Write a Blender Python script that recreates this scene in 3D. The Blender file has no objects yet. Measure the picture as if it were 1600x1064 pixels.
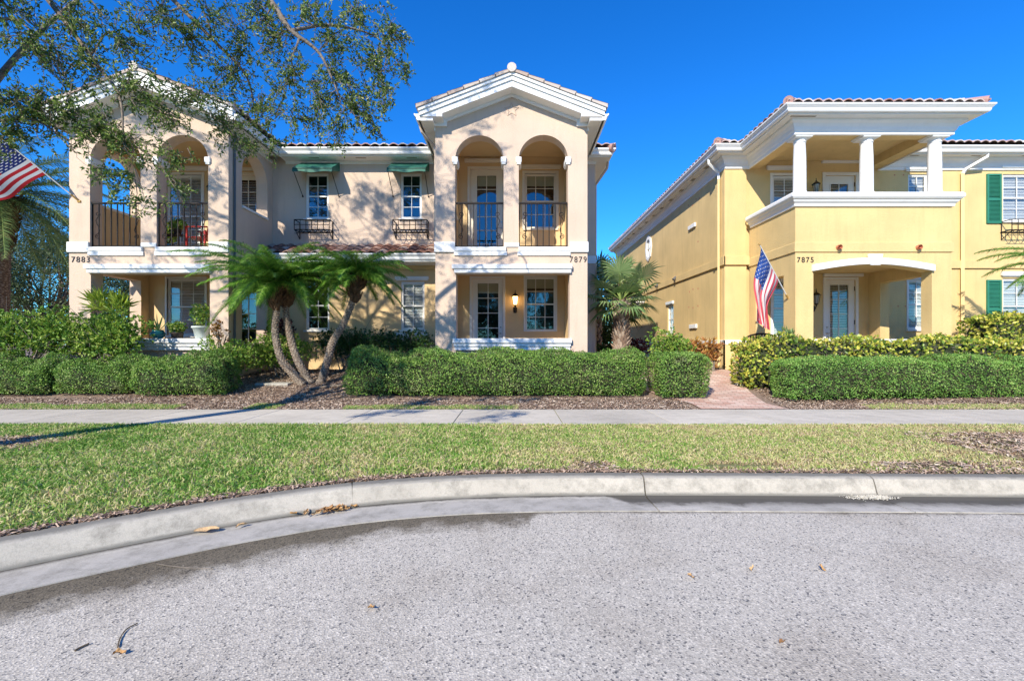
import bpy, bmesh, math, random
import numpy as np
from mathutils import Vector, Matrix, noise
from mathutils.geometry import tessellate_polygon
R = math.radians
random.seed(7); rng = np.random.default_rng(7)
S = bpy.context.scene
COL = S.collection
# ------------------------------------------------------------------ camera, sky, sun, exposure
F = 711.0                                   # focal length in px of a 1600 px wide picture
CAMZ = 1.3
cd = bpy.data.cameras.new('camera'); cam = bpy.data.objects.new('camera', cd); COL.objects.link(cam)
cd.sensor_width = 36; cd.lens = 36 * F / 1600; cd.shift_x = 0.0; cd.shift_y = 6 / 1600
cd.clip_end = 2000; cd.clip_start = .05
cam.location = (0, 0, CAMZ); cam.rotation_euler = (R(90), 0, 0)
S.camera = cam
SUN = Vector((.505, 1.0, -.73)).normalized()   # direction the light travels
EL = math.asin(-SUN.z); ROT = math.atan2(-SUN.x, -SUN.y)
W = bpy.data.worlds.new("World"); S.world = W; W.use_nodes = True
nt = W.node_tree; nt.nodes.clear()
sky = nt.nodes.new('ShaderNodeTexSky'); sky.sky_type = 'NISHITA'; sky.sun_disc = False
sky.sun_elevation = EL; sky.sun_rotation = ROT; sky.air_density = 1.0; sky.dust_density = 0.0; sky.ozone_density = 4.0
hs = nt.nodes.new('ShaderNodeHueSaturation'); hs.inputs['Saturation'].default_value = 1.3; hs.inputs['Hue'].default_value = .503
bg = nt.nodes.new('ShaderNodeBackground'); bg.inputs[1].default_value = .15
ow = nt.nodes.new('ShaderNodeOutputWorld')
tint = nt.nodes.new('ShaderNodeMix'); tint.data_type = 'RGBA'; tint.blend_type = 'MULTIPLY'; tint.inputs[0].default_value = 1; tint.inputs[7].default_value = (.36, .88, 1.20, 1)
nt.links.new(sky.outputs[0], hs.inputs['Color']); nt.links.new(hs.outputs[0], tint.inputs[6]); nt.links.new(tint.outputs[2], bg.inputs[0]); nt.links.new(bg.outputs[0], ow.inputs[0])
sd = bpy.data.lights.new('sun', 'SUN'); so = bpy.data.objects.new('sun', sd); COL.objects.link(so)
sd.energy = 5.0; sd.angle = R(.5); sd.color = (1, .92, .775)
so.rotation_euler = SUN.to_track_quat('-Z', 'Y').to_euler(); so.location = (-10, -20, 20)
S.view_settings.view_transform = 'Standard'; S.view_settings.look = 'None'
S.view_settings.gamma = 1; S.view_settings.exposure = .50
try: S.view_settings.use_curve_mapping = False
except Exception: pass
S.render.engine = 'CYCLES'
S.cycles.max_bounces = 8; S.cycles.transparent_max_bounces = 12

# ------------------------------------------------------------------ materials
def newmat(name):
    m = bpy.data.materials.new(name); m.use_nodes = True; n = m.node_tree; n.nodes.clear()
    out = n.nodes.new('ShaderNodeOutputMaterial'); b = n.nodes.new('ShaderNodeBsdfPrincipled')
    n.links.new(b.outputs[0], out.inputs[0]); return m, n, b, out
def nd(n, t, **k):
    x = n.nodes.new(t)
    for a, v in k.items():
        if a in x.inputs: x.inputs[a].default_value = v
        else: setattr(x, a, v)
    return x
def ramp(n, fac, stops, interp='LINEAR'):
    r = n.nodes.new('ShaderNodeValToRGB'); r.color_ramp.interpolation = interp
    while len(r.color_ramp.elements) < len(stops): r.color_ramp.elements.new(.5)
    for e, (p, c) in zip(r.color_ramp.elements, stops):
        e.position = p; e.color = (*c, 1) if len(c) == 3 else c
    if fac is not None: n.links.new(fac, r.inputs[0])
    return r
def mul(c, k): return tuple(min(1, v * k) for v in c[:3])
def objtex(n): return n.nodes.new('ShaderNodeTexCoord').outputs['Object']
def bump(n, b, h, s, d=.01):
    bp = nd(n, 'ShaderNodeBump'); bp.inputs['Strength'].default_value = s; bp.inputs['Distance'].default_value = d
    n.links.new(h, bp.inputs['Height']); n.links.new(bp.outputs[0], b.inputs['Normal']); return bp
def mix(n, fac, a, c, bt='MIX'):
    x = n.nodes.new('ShaderNodeMix'); x.data_type = 'RGBA'; x.blend_type = bt
    for v, s in ((fac, x.inputs[0]), (a, x.inputs[6]), (c, x.inputs[7])):
        if hasattr(v, 'links') or hasattr(v, 'is_linked'): n.links.new(v, s)
        elif isinstance(v, (int, float)): s.default_value = v
        else: s.default_value = (*v[:3], 1)
    return x.outputs[2]
def surf(name, col, var=.1, scale=1.5, rough=.85, bs=.3, bscale=60, bd=.01, grime=0.0, spec=.3, streak=False):
    m, n, b, o = newmat(name); tc = objtex(n)
    t = nd(n, 'ShaderNodeTexNoise', Scale=scale, Detail=6.0); n.links.new(tc, t.inputs[0])
    r = ramp(n, t.outputs[0], [(.3, mul(col, 1 - var)), (.7, mul(col, 1 + var))])
    c = r.outputs[0]
    if grime > 0:
        mp = nd(n, 'ShaderNodeMapping'); mp.inputs['Scale'].default_value = (6, 6, .6) if streak else (3, 3, 3); n.links.new(tc, mp.inputs[0])
        t2 = nd(n, 'ShaderNodeTexNoise', Scale=1.3, Detail=8.0, Roughness=.7); n.links.new(mp.outputs[0], t2.inputs[0])
        g = ramp(n, t2.outputs[0], [(.5, (0, 0, 0)), (.75, (grime,) * 3)])
        c = mix(n, g.outputs[0], c, mul(col, .45))
    n.links.new(c, b.inputs['Base Color'])
    b.inputs['Roughness'].default_value = rough; b.inputs['Specular IOR Level'].default_value = spec
    if bs > 0:
        t3 = nd(n, 'ShaderNodeTexNoise', Scale=bscale, Detail=5.0); n.links.new(tc, t3.inputs[0]); bump(n, b, t3.outputs[0], bs, bd)
    return m
def leafmat(name, stops, trans=.35, rough=.45, patch=None):
    m, n, b, o = newmat(name)
    a = nd(n, 'ShaderNodeAttribute', attribute_name='rnd')
    r = ramp(n, a.outputs['Fac'], stops)
    c = r.outputs[0]
    if patch:
        t = nd(n, 'ShaderNodeTexNoise', Scale=patch[1], Detail=3.0); n.links.new(objtex(n), t.inputs[0])
        g = ramp(n, t.outputs[0], [(patch[2], (0, 0, 0)), (patch[2] + .14, (patch[3],) * 3)])
        c = mix(n, g.outputs[0], c, patch[0])
    n.links.new(c, b.inputs['Base Color']); b.inputs['Roughness'].default_value = rough; b.inputs['Specular IOR Level'].default_value = .35
    tr = nd(n, 'ShaderNodeBsdfTranslucent'); n.links.new(c, tr.inputs[0])
    mx = nd(n, 'ShaderNodeMixShader'); mx.inputs[0].default_value = trans
    n.links.new(b.outputs[0], mx.inputs[1]); n.links.new(tr.outputs[0], mx.inputs[2]); n.links.new(mx.outputs[0], o.inputs[0])
    return m
def rampmat(name, stops, rough=.9, bs=.3, bscale=80, interp='LINEAR'):
    m, n, b, o = newmat(name); a = nd(n, 'ShaderNodeAttribute', attribute_name='rnd')
    r = ramp(n, a.outputs['Fac'], stops, interp)
    t = nd(n, 'ShaderNodeTexNoise', Scale=bscale, Detail=4.0); n.links.new(objtex(n), t.inputs[0])
    g = ramp(n, t.outputs[0], [(.3, (.7, .7, .7)), (.7, (1, 1, 1))])
    n.links.new(mix(n, 1.0, r.outputs[0], g.outputs[0], 'MULTIPLY'), b.inputs['Base Color'])
    b.inputs['Roughness'].default_value = rough
    if bs: bump(n, b, t.outputs[0], bs)
    return m
M = {}
M['peach'] = surf('peach_stucco', (.60, .465, .36), .07, 1.1, .9, .5, 38, .016, .2, streak=True)
M['tan'] = surf('tan_stucco', (.68, .49, .265), .07, 1.1, .9, .35, 45, .012, .06)
M['yellow'] = surf('yellow_stucco', (.66, .485, .225), .08, 1.3, .9, .55, 38, .016, .22, streak=True)
M['yellowpipe'] = surf('yellow_paint', (.71, .535, .255), .04, 2, .5, 0)
M['white'] = surf('white_trim', (.78, .78, .765), .03, 2, .55, .05, 30, .005, .10, streak=True)
M['frame'] = surf('window_vinyl', (.76, .755, .72), .02, 3, .4, 0)
M['cream'] = surf('cream_door', (.72, .66, .54), .02, 3, .4, 0)
M['iron'] = surf('black_iron', (.012, .008, .007), .3, 9, .6, .1, 60, .002, spec=.25)
M['bronze'] = surf('lantern_bronze', (.02, .018, .016), .3, 9, .4, 0, spec=.5)
M['brass'] = surf('brass', (.45, .28, .08), .2, 9, .35, 0, spec=.6)
M['green'] = surf('green_shutter', (.03, .19, .125), .08, 4, .5, .1, 40, .003)
M['awning'] = surf('green_awning', (.03, .14, .10), .2, 6, .6, .2, 30, .01)
M['blind'] = surf('blind_slats', (.80, .79, .75), .04, 3, .5, 0)
M['shade'] = surf('roller_shade', (.42, .42, .30), .05, 3, .8, 0)
M['floor'] = surf('porch_floor', (.42, .38, .33), .1, 2, .8, .2)
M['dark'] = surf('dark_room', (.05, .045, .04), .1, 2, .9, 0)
M['sheath'] = surf('roof_underlay', (.07, .045, .035), .1, 2, .9, 0)
M['downpipe'] = surf('tan_downpipe', (.50, .40, .31), .05, 3, .5, 0)
M['darkpipe'] = surf('grey_downpipe', (.12, .12, .125), .05, 3, .5, 0)
M['tile'] = rampmat('roof_tile', [(0, (.20, .085, .055)), (.35, (.34, .17, .12)), (.65, (.42, .26, .20)), (1, (.55, .42, .34))], .8)
M['tilerose'] = rampmat('rose_roof_tile', [(0, (.40, .20, .16)), (.35, (.58, .38, .33)), (.7, (.70, .56, .50)), (1, (.80, .74, .68))], .8)
M['tilepale'] = rampmat('pale_roof_tile', [(0, (.42, .30, .24)), (.5, (.56, .47, .40)), (1, (.64, .58, .52))], .8)
M['clay'] = surf('terracotta', (.55, .20, .12), .1, 6, .7, .1)
M['bark'] = surf('oak_bark', (.20, .165, .13), .35, 14, .9, .9, 30, .02)
M['red'] = surf('red_wood', (.42, .025, .02), .1, 6, .4, 0)
M['teal'] = surf('teal_glaze', (.02, .15, .17), .3, 12, .15, 0, spec=.6)
M['planter'] = surf('pale_planter', (.55, .60, .55), .1, 10, .6, .1)
M['darkpot'] = surf('dark_pot', (.06, .045, .035), .2, 10, .6, .1)
M['bluepot'] = surf('blue_pot', (.03, .12, .24), .2, 10, .2, 0, spec=.6)
M['soilmat'] = surf('pot_soil', (.06, .04, .03), .3, 20, .95, .3)
M['stone'] = surf('step_stone', (.40, .38, .33), .15, 8, .9, .4, 50)
M['silver'] = surf('satin_nickel', (.45, .43, .40), .1, 9, .3, 0, spec=.7); M['silver'].node_tree.nodes['Principled BSDF'].inputs['Metallic'].default_value = .8
M['vent'] = surf('soffit_vent', (.33, .30, .25), .1, 9, .7, 0)
def glassmat():
    m, n, b, o = newmat('window_glass')
    n.nodes.remove(b)
    tr = nd(n, 'ShaderNodeBsdfTransparent'); tr.inputs[0].default_value = (.84, .87, .87, 1)
    gl = nd(n, 'ShaderNodeBsdfGlossy'); gl.inputs['Roughness'].default_value = .02; gl.inputs['Color'].default_value = (.9, .95, 1, 1)
    lw = nd(n, 'ShaderNodeLayerWeight'); lw.inputs[0].default_value = .5
    pw = nd(n, 'ShaderNodeMath', operation='POWER'); n.links.new(lw.outputs['Facing'], pw.inputs[0]); pw.inputs[1].default_value = 3.0
    ad = nd(n, 'ShaderNodeMath', operation='MULTIPLY_ADD'); n.links.new(pw.outputs[0], ad.inputs[0]); ad.inputs[1].default_value = .8; ad.inputs[2].default_value = .13; ad.use_clamp = True
    t = nd(n, 'ShaderNodeTexNoise', Scale=2.2, Detail=1.0); n.links.new(objtex(n), t.inputs[0])
    bp = nd(n, 'ShaderNodeBump'); bp.inputs['Strength'].default_value = .15; bp.inputs['Distance'].default_value = .02
    n.links.new(t.outputs[0], bp.inputs['Height']); n.links.new(bp.outputs[0], gl.inputs['Normal'])
    mx = nd(n, 'ShaderNodeMixShader'); n.links.new(ad.outputs[0], mx.inputs[0]); n.links.new(tr.outputs[0], mx.inputs[1]); n.links.new(gl.outputs[0], mx.inputs[2])
    n.links.new(mx.outputs[0], o.inputs[0]); return m
M['glass'] = glassmat()
def glowmat():
    m, n, b, o = newmat('lamp_glow'); b.inputs['Base Color'].default_value = (1, .8, .5, 1)
    b.inputs['Emission Color'].default_value = (1, .62, .25, 1); b.inputs['Emission Strength'].default_value = 6; return m
M['glow'] = glowmat()
M['lampglass'] = surf('lamp_glass', (.35, .36, .34), .1, 5, .1, 0, spec=.6)

def asphalt():
    m, n, b, o = newmat('aggregate_asphalt'); tc = objtex(n)
    v = nd(n, 'ShaderNodeTexVoronoi', Scale=112.0); n.links.new(tc, v.inputs['Vector'])
    v2 = nd(n, 'ShaderNodeTexVoronoi', Scale=190.0); n.links.new(tc, v2.inputs['Vector'])
    r = ramp(n, v.outputs['Color'], [(0, (.10, .105, .115)), (.13, (.20, .20, .21)), (.22, (.46, .44, .41)), (.6, (.57, .545, .505)), (1, (.80, .76, .70))])
    r2 = ramp(n, v2.outputs['Color'], [(0, (.25, .25, .27)), (.25, (.80, .79, .79)), (1, (1, 1, 1))])
    c = mix(n, .75, r.outputs[0], r2.outputs[0], 'MULTIPLY')
    t = nd(n, 'ShaderNodeTexNoise', Scale=.9, Detail=7.0, Roughness=.6); n.links.new(tc, t.inputs[0])
    g = ramp(n, t.outputs[0], [(.3, (.78, .76, .74)), (.5, (.96, .96, .96)), (.72, (1.0, 1.0, 1.0))])
    c = mix(n, 1.0, c, g.outputs[0], 'MULTIPLY')
    # oily stain spots
    t4 = nd(n, 'ShaderNodeTexNoise', Scale=3.1, Detail=4.0, Roughness=.6); mp = nd(n, 'ShaderNodeMapping'); mp.inputs['Scale'].default_value = (.6, 1.6, 1); n.links.new(tc, mp.inputs[0]); n.links.new(mp.outputs[0], t4.inputs[0])
    g4 = ramp(n, t4.outputs[0], [(.69, (0, 0, 0)), (.76, (.7, .7, .7))]); c = mix(n, g4.outputs[0], c, (.16, .14, .12))
    # wet dirt band that follows the gutter edge
    a = nd(n, 'ShaderNodeAttribute', attribute_name='edge')
    t2 = nd(n, 'ShaderNodeTexNoise', Scale=5.0, Detail=8.0, Roughness=.7); n.links.new(tc, t2.inputs[0])
    sb = nd(n, 'ShaderNodeMath', operation='MULTIPLY_ADD'); n.links.new(t2.outputs[0], sb.inputs[0]); sb.inputs[1].default_value = .55; n.links.new(a.outputs['Fac'], sb.inputs[2])
    g2 = ramp(n, sb.outputs[0], [(.0, (1, 1, 1)), (.38, (.9, .9, .9)), (.60, (.0, .0, .0))])
    c = mix(n, g2.outputs[0], c, mix(n, 1.0, c, (.24, .215, .17), 'MULTIPLY'))
    c = mix(n, 1.0, c, (1.0, .97, .90), 'MULTIPLY')
    n.links.new(c, b.inputs['Base Color']); b.inputs['Roughness'].default_value = .9; b.inputs['Specular IOR Level'].default_value = .2
    bump(n, b, v.outputs['Distance'], .45, .005); return m
def concrete(name, col, dirt=(.20, .19, .16), amt=.6, edge=False, ecol=(.085, .078, .065)):
    m, n, b, o = newmat(name); tc = objtex(n)
    t = nd(n, 'ShaderNodeTexNoise', Scale=1.1, Detail=9.0, Roughness=.65); n.links.new(tc, t.inputs[0])
    r = ramp(n, t.outputs[0], [(.3, mul(col, .82)), (.5, col), (.7, mul(col, 1.12))])
    t2 = nd(n, 'ShaderNodeTexNoise', Scale=4.5, Detail=9.0, Roughness=.75); n.links.new(tc, t2.inputs[0])
    g = ramp(n, t2.outputs[0], [(.46, (0, 0, 0)), (.70, (amt,) * 3)])
    c = mix(n, g.outputs[0], r.outputs[0], dirt)
    t3 = nd(n, 'ShaderNodeTexNoise', Scale=160.0, Detail=3.0); n.links.new(tc, t3.inputs[0])
    g3 = ramp(n, t3.outputs[0], [(.3, (.82, .82, .82)), (.6, (1, 1, 1))]); c = mix(n, 1.0, c, g3.outputs[0], 'MULTIPLY')
    if edge:   # dirt collected in the low line of the gutter, heavier where it stands wet
        a = nd(n, 'ShaderNodeAttribute', attribute_name='edge')
        sb = nd(n, 'ShaderNodeMath', operation='MULTIPLY_ADD'); n.links.new(t2.outputs[0], sb.inputs[0]); sb.inputs[1].default_value = .5; n.links.new(a.outputs['Fac'], sb.inputs[2])
        g2 = ramp(n, sb.outputs[0], [(.42, (.95, .95, .95)), (.56, (0, 0, 0))])
        c = mix(n, g2.outputs[0], c, ecol)
    a2 = nd(n, 'ShaderNodeAttribute', attribute_name='rnd')
    g5 = ramp(n, a2.outputs['Fac'], [(0, (.84, .84, .84)), (1, (1, 1, 1))])
    c = mix(n, 1.0, c, g5.outputs[0], 'MULTIPLY')
    n.links.new(c, b.inputs['Base Color']); b.inputs['Roughness'].default_value = .9; b.inputs['Specular IOR Level'].default_value = .2
    bump(n, b, t3.outputs[0], .3, .004); return m
M['asphalt'] = asphalt()
M['walk'] = concrete('sidewalk_concrete', (.60, .55, .47), (.36, .33, .28), .5)
M['kerb'] = concrete('kerb_concrete', (.52, .48, .41), (.21, .195, .165), .9, True, (.20, .19, .165))
M['gutter'] = concrete('gutter_concrete', (.50, .47, .42), (.22, .21, .18), .8, True)
def groundmat(name, a, b_, c_, sc=14):
    m, n, b, o = newmat(name); tc = objtex(n)
    t = nd(n, 'ShaderNodeTexNoise', Scale=float(sc), Detail=9.0, Roughness=.75); n.links.new(tc, t.inputs[0])
    r = ramp(n, t.outputs[0], [(.35, a), (.5, b_), (.68, c_)]); n.links.new(r.outputs[0], b.inputs['Base Color'])
    b.inputs['Roughness'].default_value = .95; bump(n, b, t.outputs[0], .8, .03); return m
M['soil'] = groundmat('mulch_soil', (.10, .065, .045), (.26, .18, .13), (.44, .32, .24), 22)
M['lawnsoil'] = groundmat('lawn_soil', (.08, .085, .03), (.17, .18, .06), (.26, .25, .11), 16)
M['far'] = groundmat('far_lawn', (.05, .09, .025), (.08, .12, .03), (.12, .14, .05), 3)
def brickmat():
    m, n, b, o = newmat('brick_pavers'); tc = objtex(n)
    mp = nd(n, 'ShaderNodeMapping'); mp.inputs['Rotation'].default_value = (0, 0, R(12)); n.links.new(tc, mp.inputs[0])
    br = n.nodes.new('ShaderNodeTexBrick'); n.links.new(mp.outputs[0], br.inputs[0])
    br.inputs['Color1'].default_value = (.60, .36, .28, 1); br.inputs['Color2'].default_value = (.74, .57, .47, 1); br.inputs['Mortar'].default_value = (.30, .22, .17, 1)
    br.inputs['Scale'].default_value = 1; br.inputs['Brick Width'].default_value = .21; br.inputs['Row Height'].default_value = .105; br.inputs['Mortar Size'].default_value = .006
    t = nd(n, 'ShaderNodeTexNoise', Scale=2.5, Detail=5.0); n.links.new(tc, t.inputs[0])
    g = ramp(n, t.outputs[0], [(.3, (.75, .72, .7)), (.7, (1, 1, 1))])
    n.links.new(mix(n, 1.0, br.outputs[0], g.outputs[0], 'MULTIPLY'), b.inputs['Base Color']); b.inputs['Roughness'].default_value = .85
    bump(n, b, br.outputs['Fac'], -.5, .006); return m
M['brick'] = brickmat()
M['hedge'] = leafmat('boxwood_leaf', [(0, (.05, .13, .025)), (.4, (.15, .30, .05)), (.8, (.34, .50, .11)), (1, (.52, .56, .24))], .32, .42, ((.30, .26, .17), 2.6, .60, .8))
M['hedgeR'] = leafmat('clipped_hedge_leaf', [(0, (.07, .17, .03)), (.5, (.19, .39, .07)), (1, (.46, .60, .17))], .3)
M['croton'] = leafmat('yellow_croton_leaf', [(0, (.06, .14, .02)), (.3, (.20, .30, .04)), (.7, (.60, .58, .09)), (.95, (.72, .58, .14)), (1, (.60, .14, .05))], .3, .35)
M['redcroton'] = leafmat('red_croton_leaf', [(0, (.16, .14, .03)), (.5, (.45, .18, .06)), (.8, (.55, .38, .09)), (1, (.34, .07, .05))], .3, .35)
M['limeleaf'] = leafmat('lime_shrub_leaf', [(0, (.05, .14, .02)), (.4, (.17, .33, .05)), (.8, (.40, .52, .09)), (1, (.62, .60, .18))], .35, .4)
M['darkleaf'] = leafmat('dark_shrub_leaf', [(0, (.02, .055, .015)), (.6, (.05, .12, .03)), (1, (.12, .20, .05))], .25, .35)
M['purple'] = leafmat('purple_leaf', [(0, (.03, .01, .015)), (1, (.13, .03, .04))], .25, .4)
M['oakleaf'] = leafmat('oak_leaf', [(0, (.05, .10, .02)), (.5, (.12, .21, .045)), (.85, (.28, .38, .09)), (1, (.48, .46, .20))], .42, .38)
M['bgleaf'] = leafmat('background_leaf', [(0, (.05, .08, .035)), (.6, (.10, .15, .06)), (1, (.19, .22, .12))], .3, .5)
M['palmleaf'] = leafmat('date_palm_leaf', [(0, (.035, .12, .014)), (.5, (.12, .31, .035)), (1, (.36, .60, .10))], .42, .32)
M['sylleaf'] = leafmat('blue_palm_leaf', [(0, (.06, .12, .045)), (.6, (.14, .24, .08)), (1, (.30, .34, .13))], .3, .45)
M['fanleaf'] = leafmat('fan_palm_leaf', [(0, (.10, .20, .07)), (.5, (.24, .36, .14)), (1, (.48, .54, .28))], .3, .4)
M['grass'] = leafmat('grass_blade', [(0, (.07, .19, .02)), (.2, (.15, .34, .045)), (.4, (.32, .46, .10)), (.58, (.58, .54, .24)), (.82, (.72, .60, .38)), (1, (.34, .22, .13))], .35, .5)
M['mulchchip'] = rampmat('mulch_chip', [(0, (.09, .055, .04)), (.3, (.32, .21, .15)), (.65, (.58, .42, .31)), (1, (.78, .66, .52))], .9, 0)
M['dryleaf'] = rampmat('dry_leaf', [(0, (.30, .15, .06)), (.5, (.50, .28, .10)), (1, (.62, .42, .22))], .7, .2)
M['stem'] = surf('shrub_stems', (.12, .09, .06), .3, 20, .9, .3)
M['greystem'] = surf('grey_stems', (.20, .17, .14), .3, 20, .9, .3)
M['petiole'] = surf('green_petiole', (.22, .30, .08), .2, 20, .6, 0)
def palmbark(name, a, b_, sc):
    m, n, b, o = newmat(name); tc = objtex(n)
    w = n.nodes.new('ShaderNodeTexVoronoi'); w.inputs['Scale'].default_value = sc
    mp = nd(n, 'ShaderNodeMapping'); mp.inputs['Scale'].default_value = (1, 1, 1.7); n.links.new(tc, mp.inputs[0]); n.links.new(mp.outputs[0], w.inputs['Vector'])
    t = nd(n, 'ShaderNodeTexNoise', Scale=40.0, Detail=5.0); n.links.new(tc, t.inputs[0])
    r = ramp(n, w.outputs['Distance'], [(.1, b_), (.6, a)]); g = ramp(n, t.outputs[0], [(.3, (.6, .6, .6)), (.7, (1, 1, 1))])
    n.links.new(mix(n, 1.0, r.outputs[0], g.outputs[0], 'MULTIPLY'), b.inputs['Base Color']); b.inputs['Roughness'].default_value = .95
    bump(n, b, w.outputs['Distance'], -.9, .03); return m
M['pbark'] = palmbark('pygmy_palm_bark', (.16, .12, .09), (.50, .43, .34), 26)
M['fbark'] = palmbark('fan_palm_bark', (.14, .09, .06), (.42, .33, .25), 16)
M['boot'] = surf('palm_boots', (.13, .075, .04), .4, 20, .95, .9, 40, .02)
M['bootpale'] = rampmat('pale_boots', [(0, (.20, .12, .08)), (.5, (.40, .29, .21)), (1, (.56, .46, .36))], .9, .3, 30)

# ------------------------------------------------------------------ helpers
def empty(name, loc, label=None, cat=None, group=None, rz=0):
    o = bpy.data.objects.new(name, None); COL.objects.link(o); o.location = loc; o.rotation_euler = (0, 0, rz); o.empty_display_size = .2
    tag(o, label, cat, group); return o
def tag(o, label=None, cat=None, group=None, kind=None):
    if label: o['label'] = label
    if cat: o['category'] = cat
    if group: o['group'] = group
    if kind: o['kind'] = kind
    return o
def origin_of(p):
    v = Vector((0, 0, 0))
    while p is not None: v += p.location; p = p.parent
    return v
class MB:
    def __init__(s): s.v = []; s.f = []; s.m = []; s.r = []; s.cr = .5; s.cm = 0
    def add(s, vs, fs):
        b = len(s.v); s.v += [tuple(v) for v in vs]; s.r += [s.cr] * len(vs)
        for f in fs: s.f.append([b + i for i in f]); s.m.append(s.cm)
        return s
    def box(s, x0, x1, y0, y1, z0, z1):
        vs = [(x, y, z) for z in (z0, z1) for y in (y0, y1) for x in (x0, x1)]
        return s.add(vs, [(0, 2, 3, 1), (4, 5, 7, 6), (0, 1, 5, 4), (2, 6, 7, 3), (0, 4, 6, 2), (1, 3, 7, 5)])
    def plate(s, outer, holes, fn, t0, t1):
        """polygon with holes in (a,b), thickness t0..t1 through fn(a,b,t)"""
        polys = [outer] + list(holes)
        tri = tessellate_polygon([[Vector((p[0], p[1], 0)) for p in q] for q in polys])
        flat = [p for q in polys for p in q]; n = len(flat)
        vs = [fn(p[0], p[1], t0) for p in flat] + [fn(p[0], p[1], t1) for p in flat]
        fs = []
        for t in tri:
            a, b, c = [flat[i] for i in t]
            ar = (b[0] - a[0]) * (c[1] - a[1]) - (b[1] - a[1]) * (c[0] - a[0])
            if abs(ar) < 1e-9: continue
            t = t if ar > 0 else (t[0], t[2], t[1])
            fs.append((t[0], t[1], t[2])); fs.append((n + t[0], n + t[2], n + t[1]))
        k = 0
        for q in polys:
            ln = len(q); sg = sum(q[i][0] * q[(i + 1) % ln][1] - q[(i + 1) % ln][0] * q[i][1] for i in range(ln)) > 0
            if q is not outer: sg = not sg
            for i in range(ln):
                a, b = k + i, k + (i + 1) % ln
                fs.append((a, n + a, n + b, b) if sg else (b, n + b, n + a, a))
            k += ln
        return s.add(vs, fs)
    def tube(s, path, r, n=8, cap=True):
        path = [Vector(p) for p in path]; rs = r if isinstance(r, (list, tuple)) else [r] * len(path)
        vs = []; up = Vector((0, 0, 1)); prev = None
        for i, p in enumerate(path):
            d = (path[min(i + 1, len(path) - 1)] - path[max(i - 1, 0)])
            if d.length < 1e-7: d = Vector((0, 0, 1))
            d.normalize()
            if prev is None: a = d.cross(up if abs(d.z) < .9 else Vector((1, 0, 0))).normalized()
            else:
                a = prev - d * prev.dot(d)
                a = a.normalized() if a.length > 1e-6 else d.cross(Vector((1, 0, 0))).normalized()
            prev = a; b = d.cross(a)
            for k in range(n):
                t = 2 * math.pi * k / n; vs.append(p + (a * math.cos(t) + b * math.sin(t)) * rs[i])
        fs = [(i * n + k, i * n + (k + 1) % n, (i + 1) * n + (k + 1) % n, (i + 1) * n + k) for i in range(len(path) - 1) for k in range(n)]
        if cap: fs.append(tuple(reversed(range(n)))); fs.append(tuple(range((len(path) - 1) * n, len(path) * n)))
        return s.add(vs, fs)
    def lathe(s, prof, c, n=24):
        vs = []; cx, cy, cz = c
        for r, z in prof:
            for k in range(n):
                t = 2 * math.pi * k / n; vs.append((cx + r * math.cos(t), cy + r * math.sin(t), cz + z))
        fs = [(i * n + k, i * n + (k + 1) % n, (i + 1) * n + (k + 1) % n, (i + 1) * n + k) for i in range(len(prof) - 1) for k in range(n)]
        fs.append(tuple(reversed(range(n)))); fs.append(tuple(range((len(prof) - 1) * n, len(prof) * n)))
        return s.add(vs, fs)
    def sweep(s, path, prof, closed_prof=True, side=1):
        """path: list of (x,y) wall line; prof: (out, z); out is to the right of travel times side; mitred"""
        P = [Vector((p[0], p[1])) for p in path]; n = len(prof); vs = []
        for i, p in enumerate(P):
            d0 = (P[i] - P[i - 1]).normalized() if i > 0 else None
            d1 = (P[i + 1] - P[i]).normalized() if i < len(P) - 1 else None
            d0 = d0 or d1; d1 = d1 or d0
            n0 = Vector((d0.y, -d0.x)) * side; n1 = Vector((d1.y, -d1.x)) * side
            m = (n0 + n1).normalized(); m = m / max(.2, m.dot(n0))
            for o, z in prof: vs.append((p.x + m.x * o, p.y + m.y * o, z))
        fs = []
        for i in range(len(P) - 1):
            for k in range(n if closed_prof else n - 1):
                k2 = (k + 1) % n; a, b, c, d = i * n + k, i * n + k2, (i + 1) * n + k2, (i + 1) * n + k
                fs.append((a, b, c, d) if side > 0 else (d, c, b, a))
        if closed_prof: fs.append(tuple(range(n))); fs.append(tuple(reversed(range((len(P) - 1) * n, len(P) * n))))
        return s.add(vs, fs)
    def build(s, name, mat, parent=None, smooth=False, bevel=0, xf=None):
        me = bpy.data.meshes.new(name); off = origin_of(parent)
        vs = [Vector(v) for v in s.v]
        if xf: vs = [Vector(xf(*v)) for v in vs]
        me.from_pydata([tuple(v - off) for v in vs], [], s.f); me.update()
        for mm in (mat if isinstance(mat, (list, tuple)) else [mat]): me.materials.append(mm)
        for i, p in enumerate(me.polygons): p.material_index = s.m[i]; p.use_smooth = smooth
        at = me.attributes.new('rnd', 'FLOAT', 'POINT'); at.data.foreach_set('value', np.array(s.r, dtype=np.float32))
        bm = bmesh.new(); bm.from_mesh(me); bmesh.ops.recalc_face_normals(bm, faces=bm.faces); bm.to_mesh(me); bm.free()
        o = bpy.data.objects.new(name, me); COL.objects.link(o); o.parent = parent
        if bevel:
            b = o.modifiers.new('bevel', 'BEVEL'); b.width = bevel; b.segments = 2; b.limit_method = 'ANGLE'; b.angle_limit = R(40)
        return o
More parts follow.
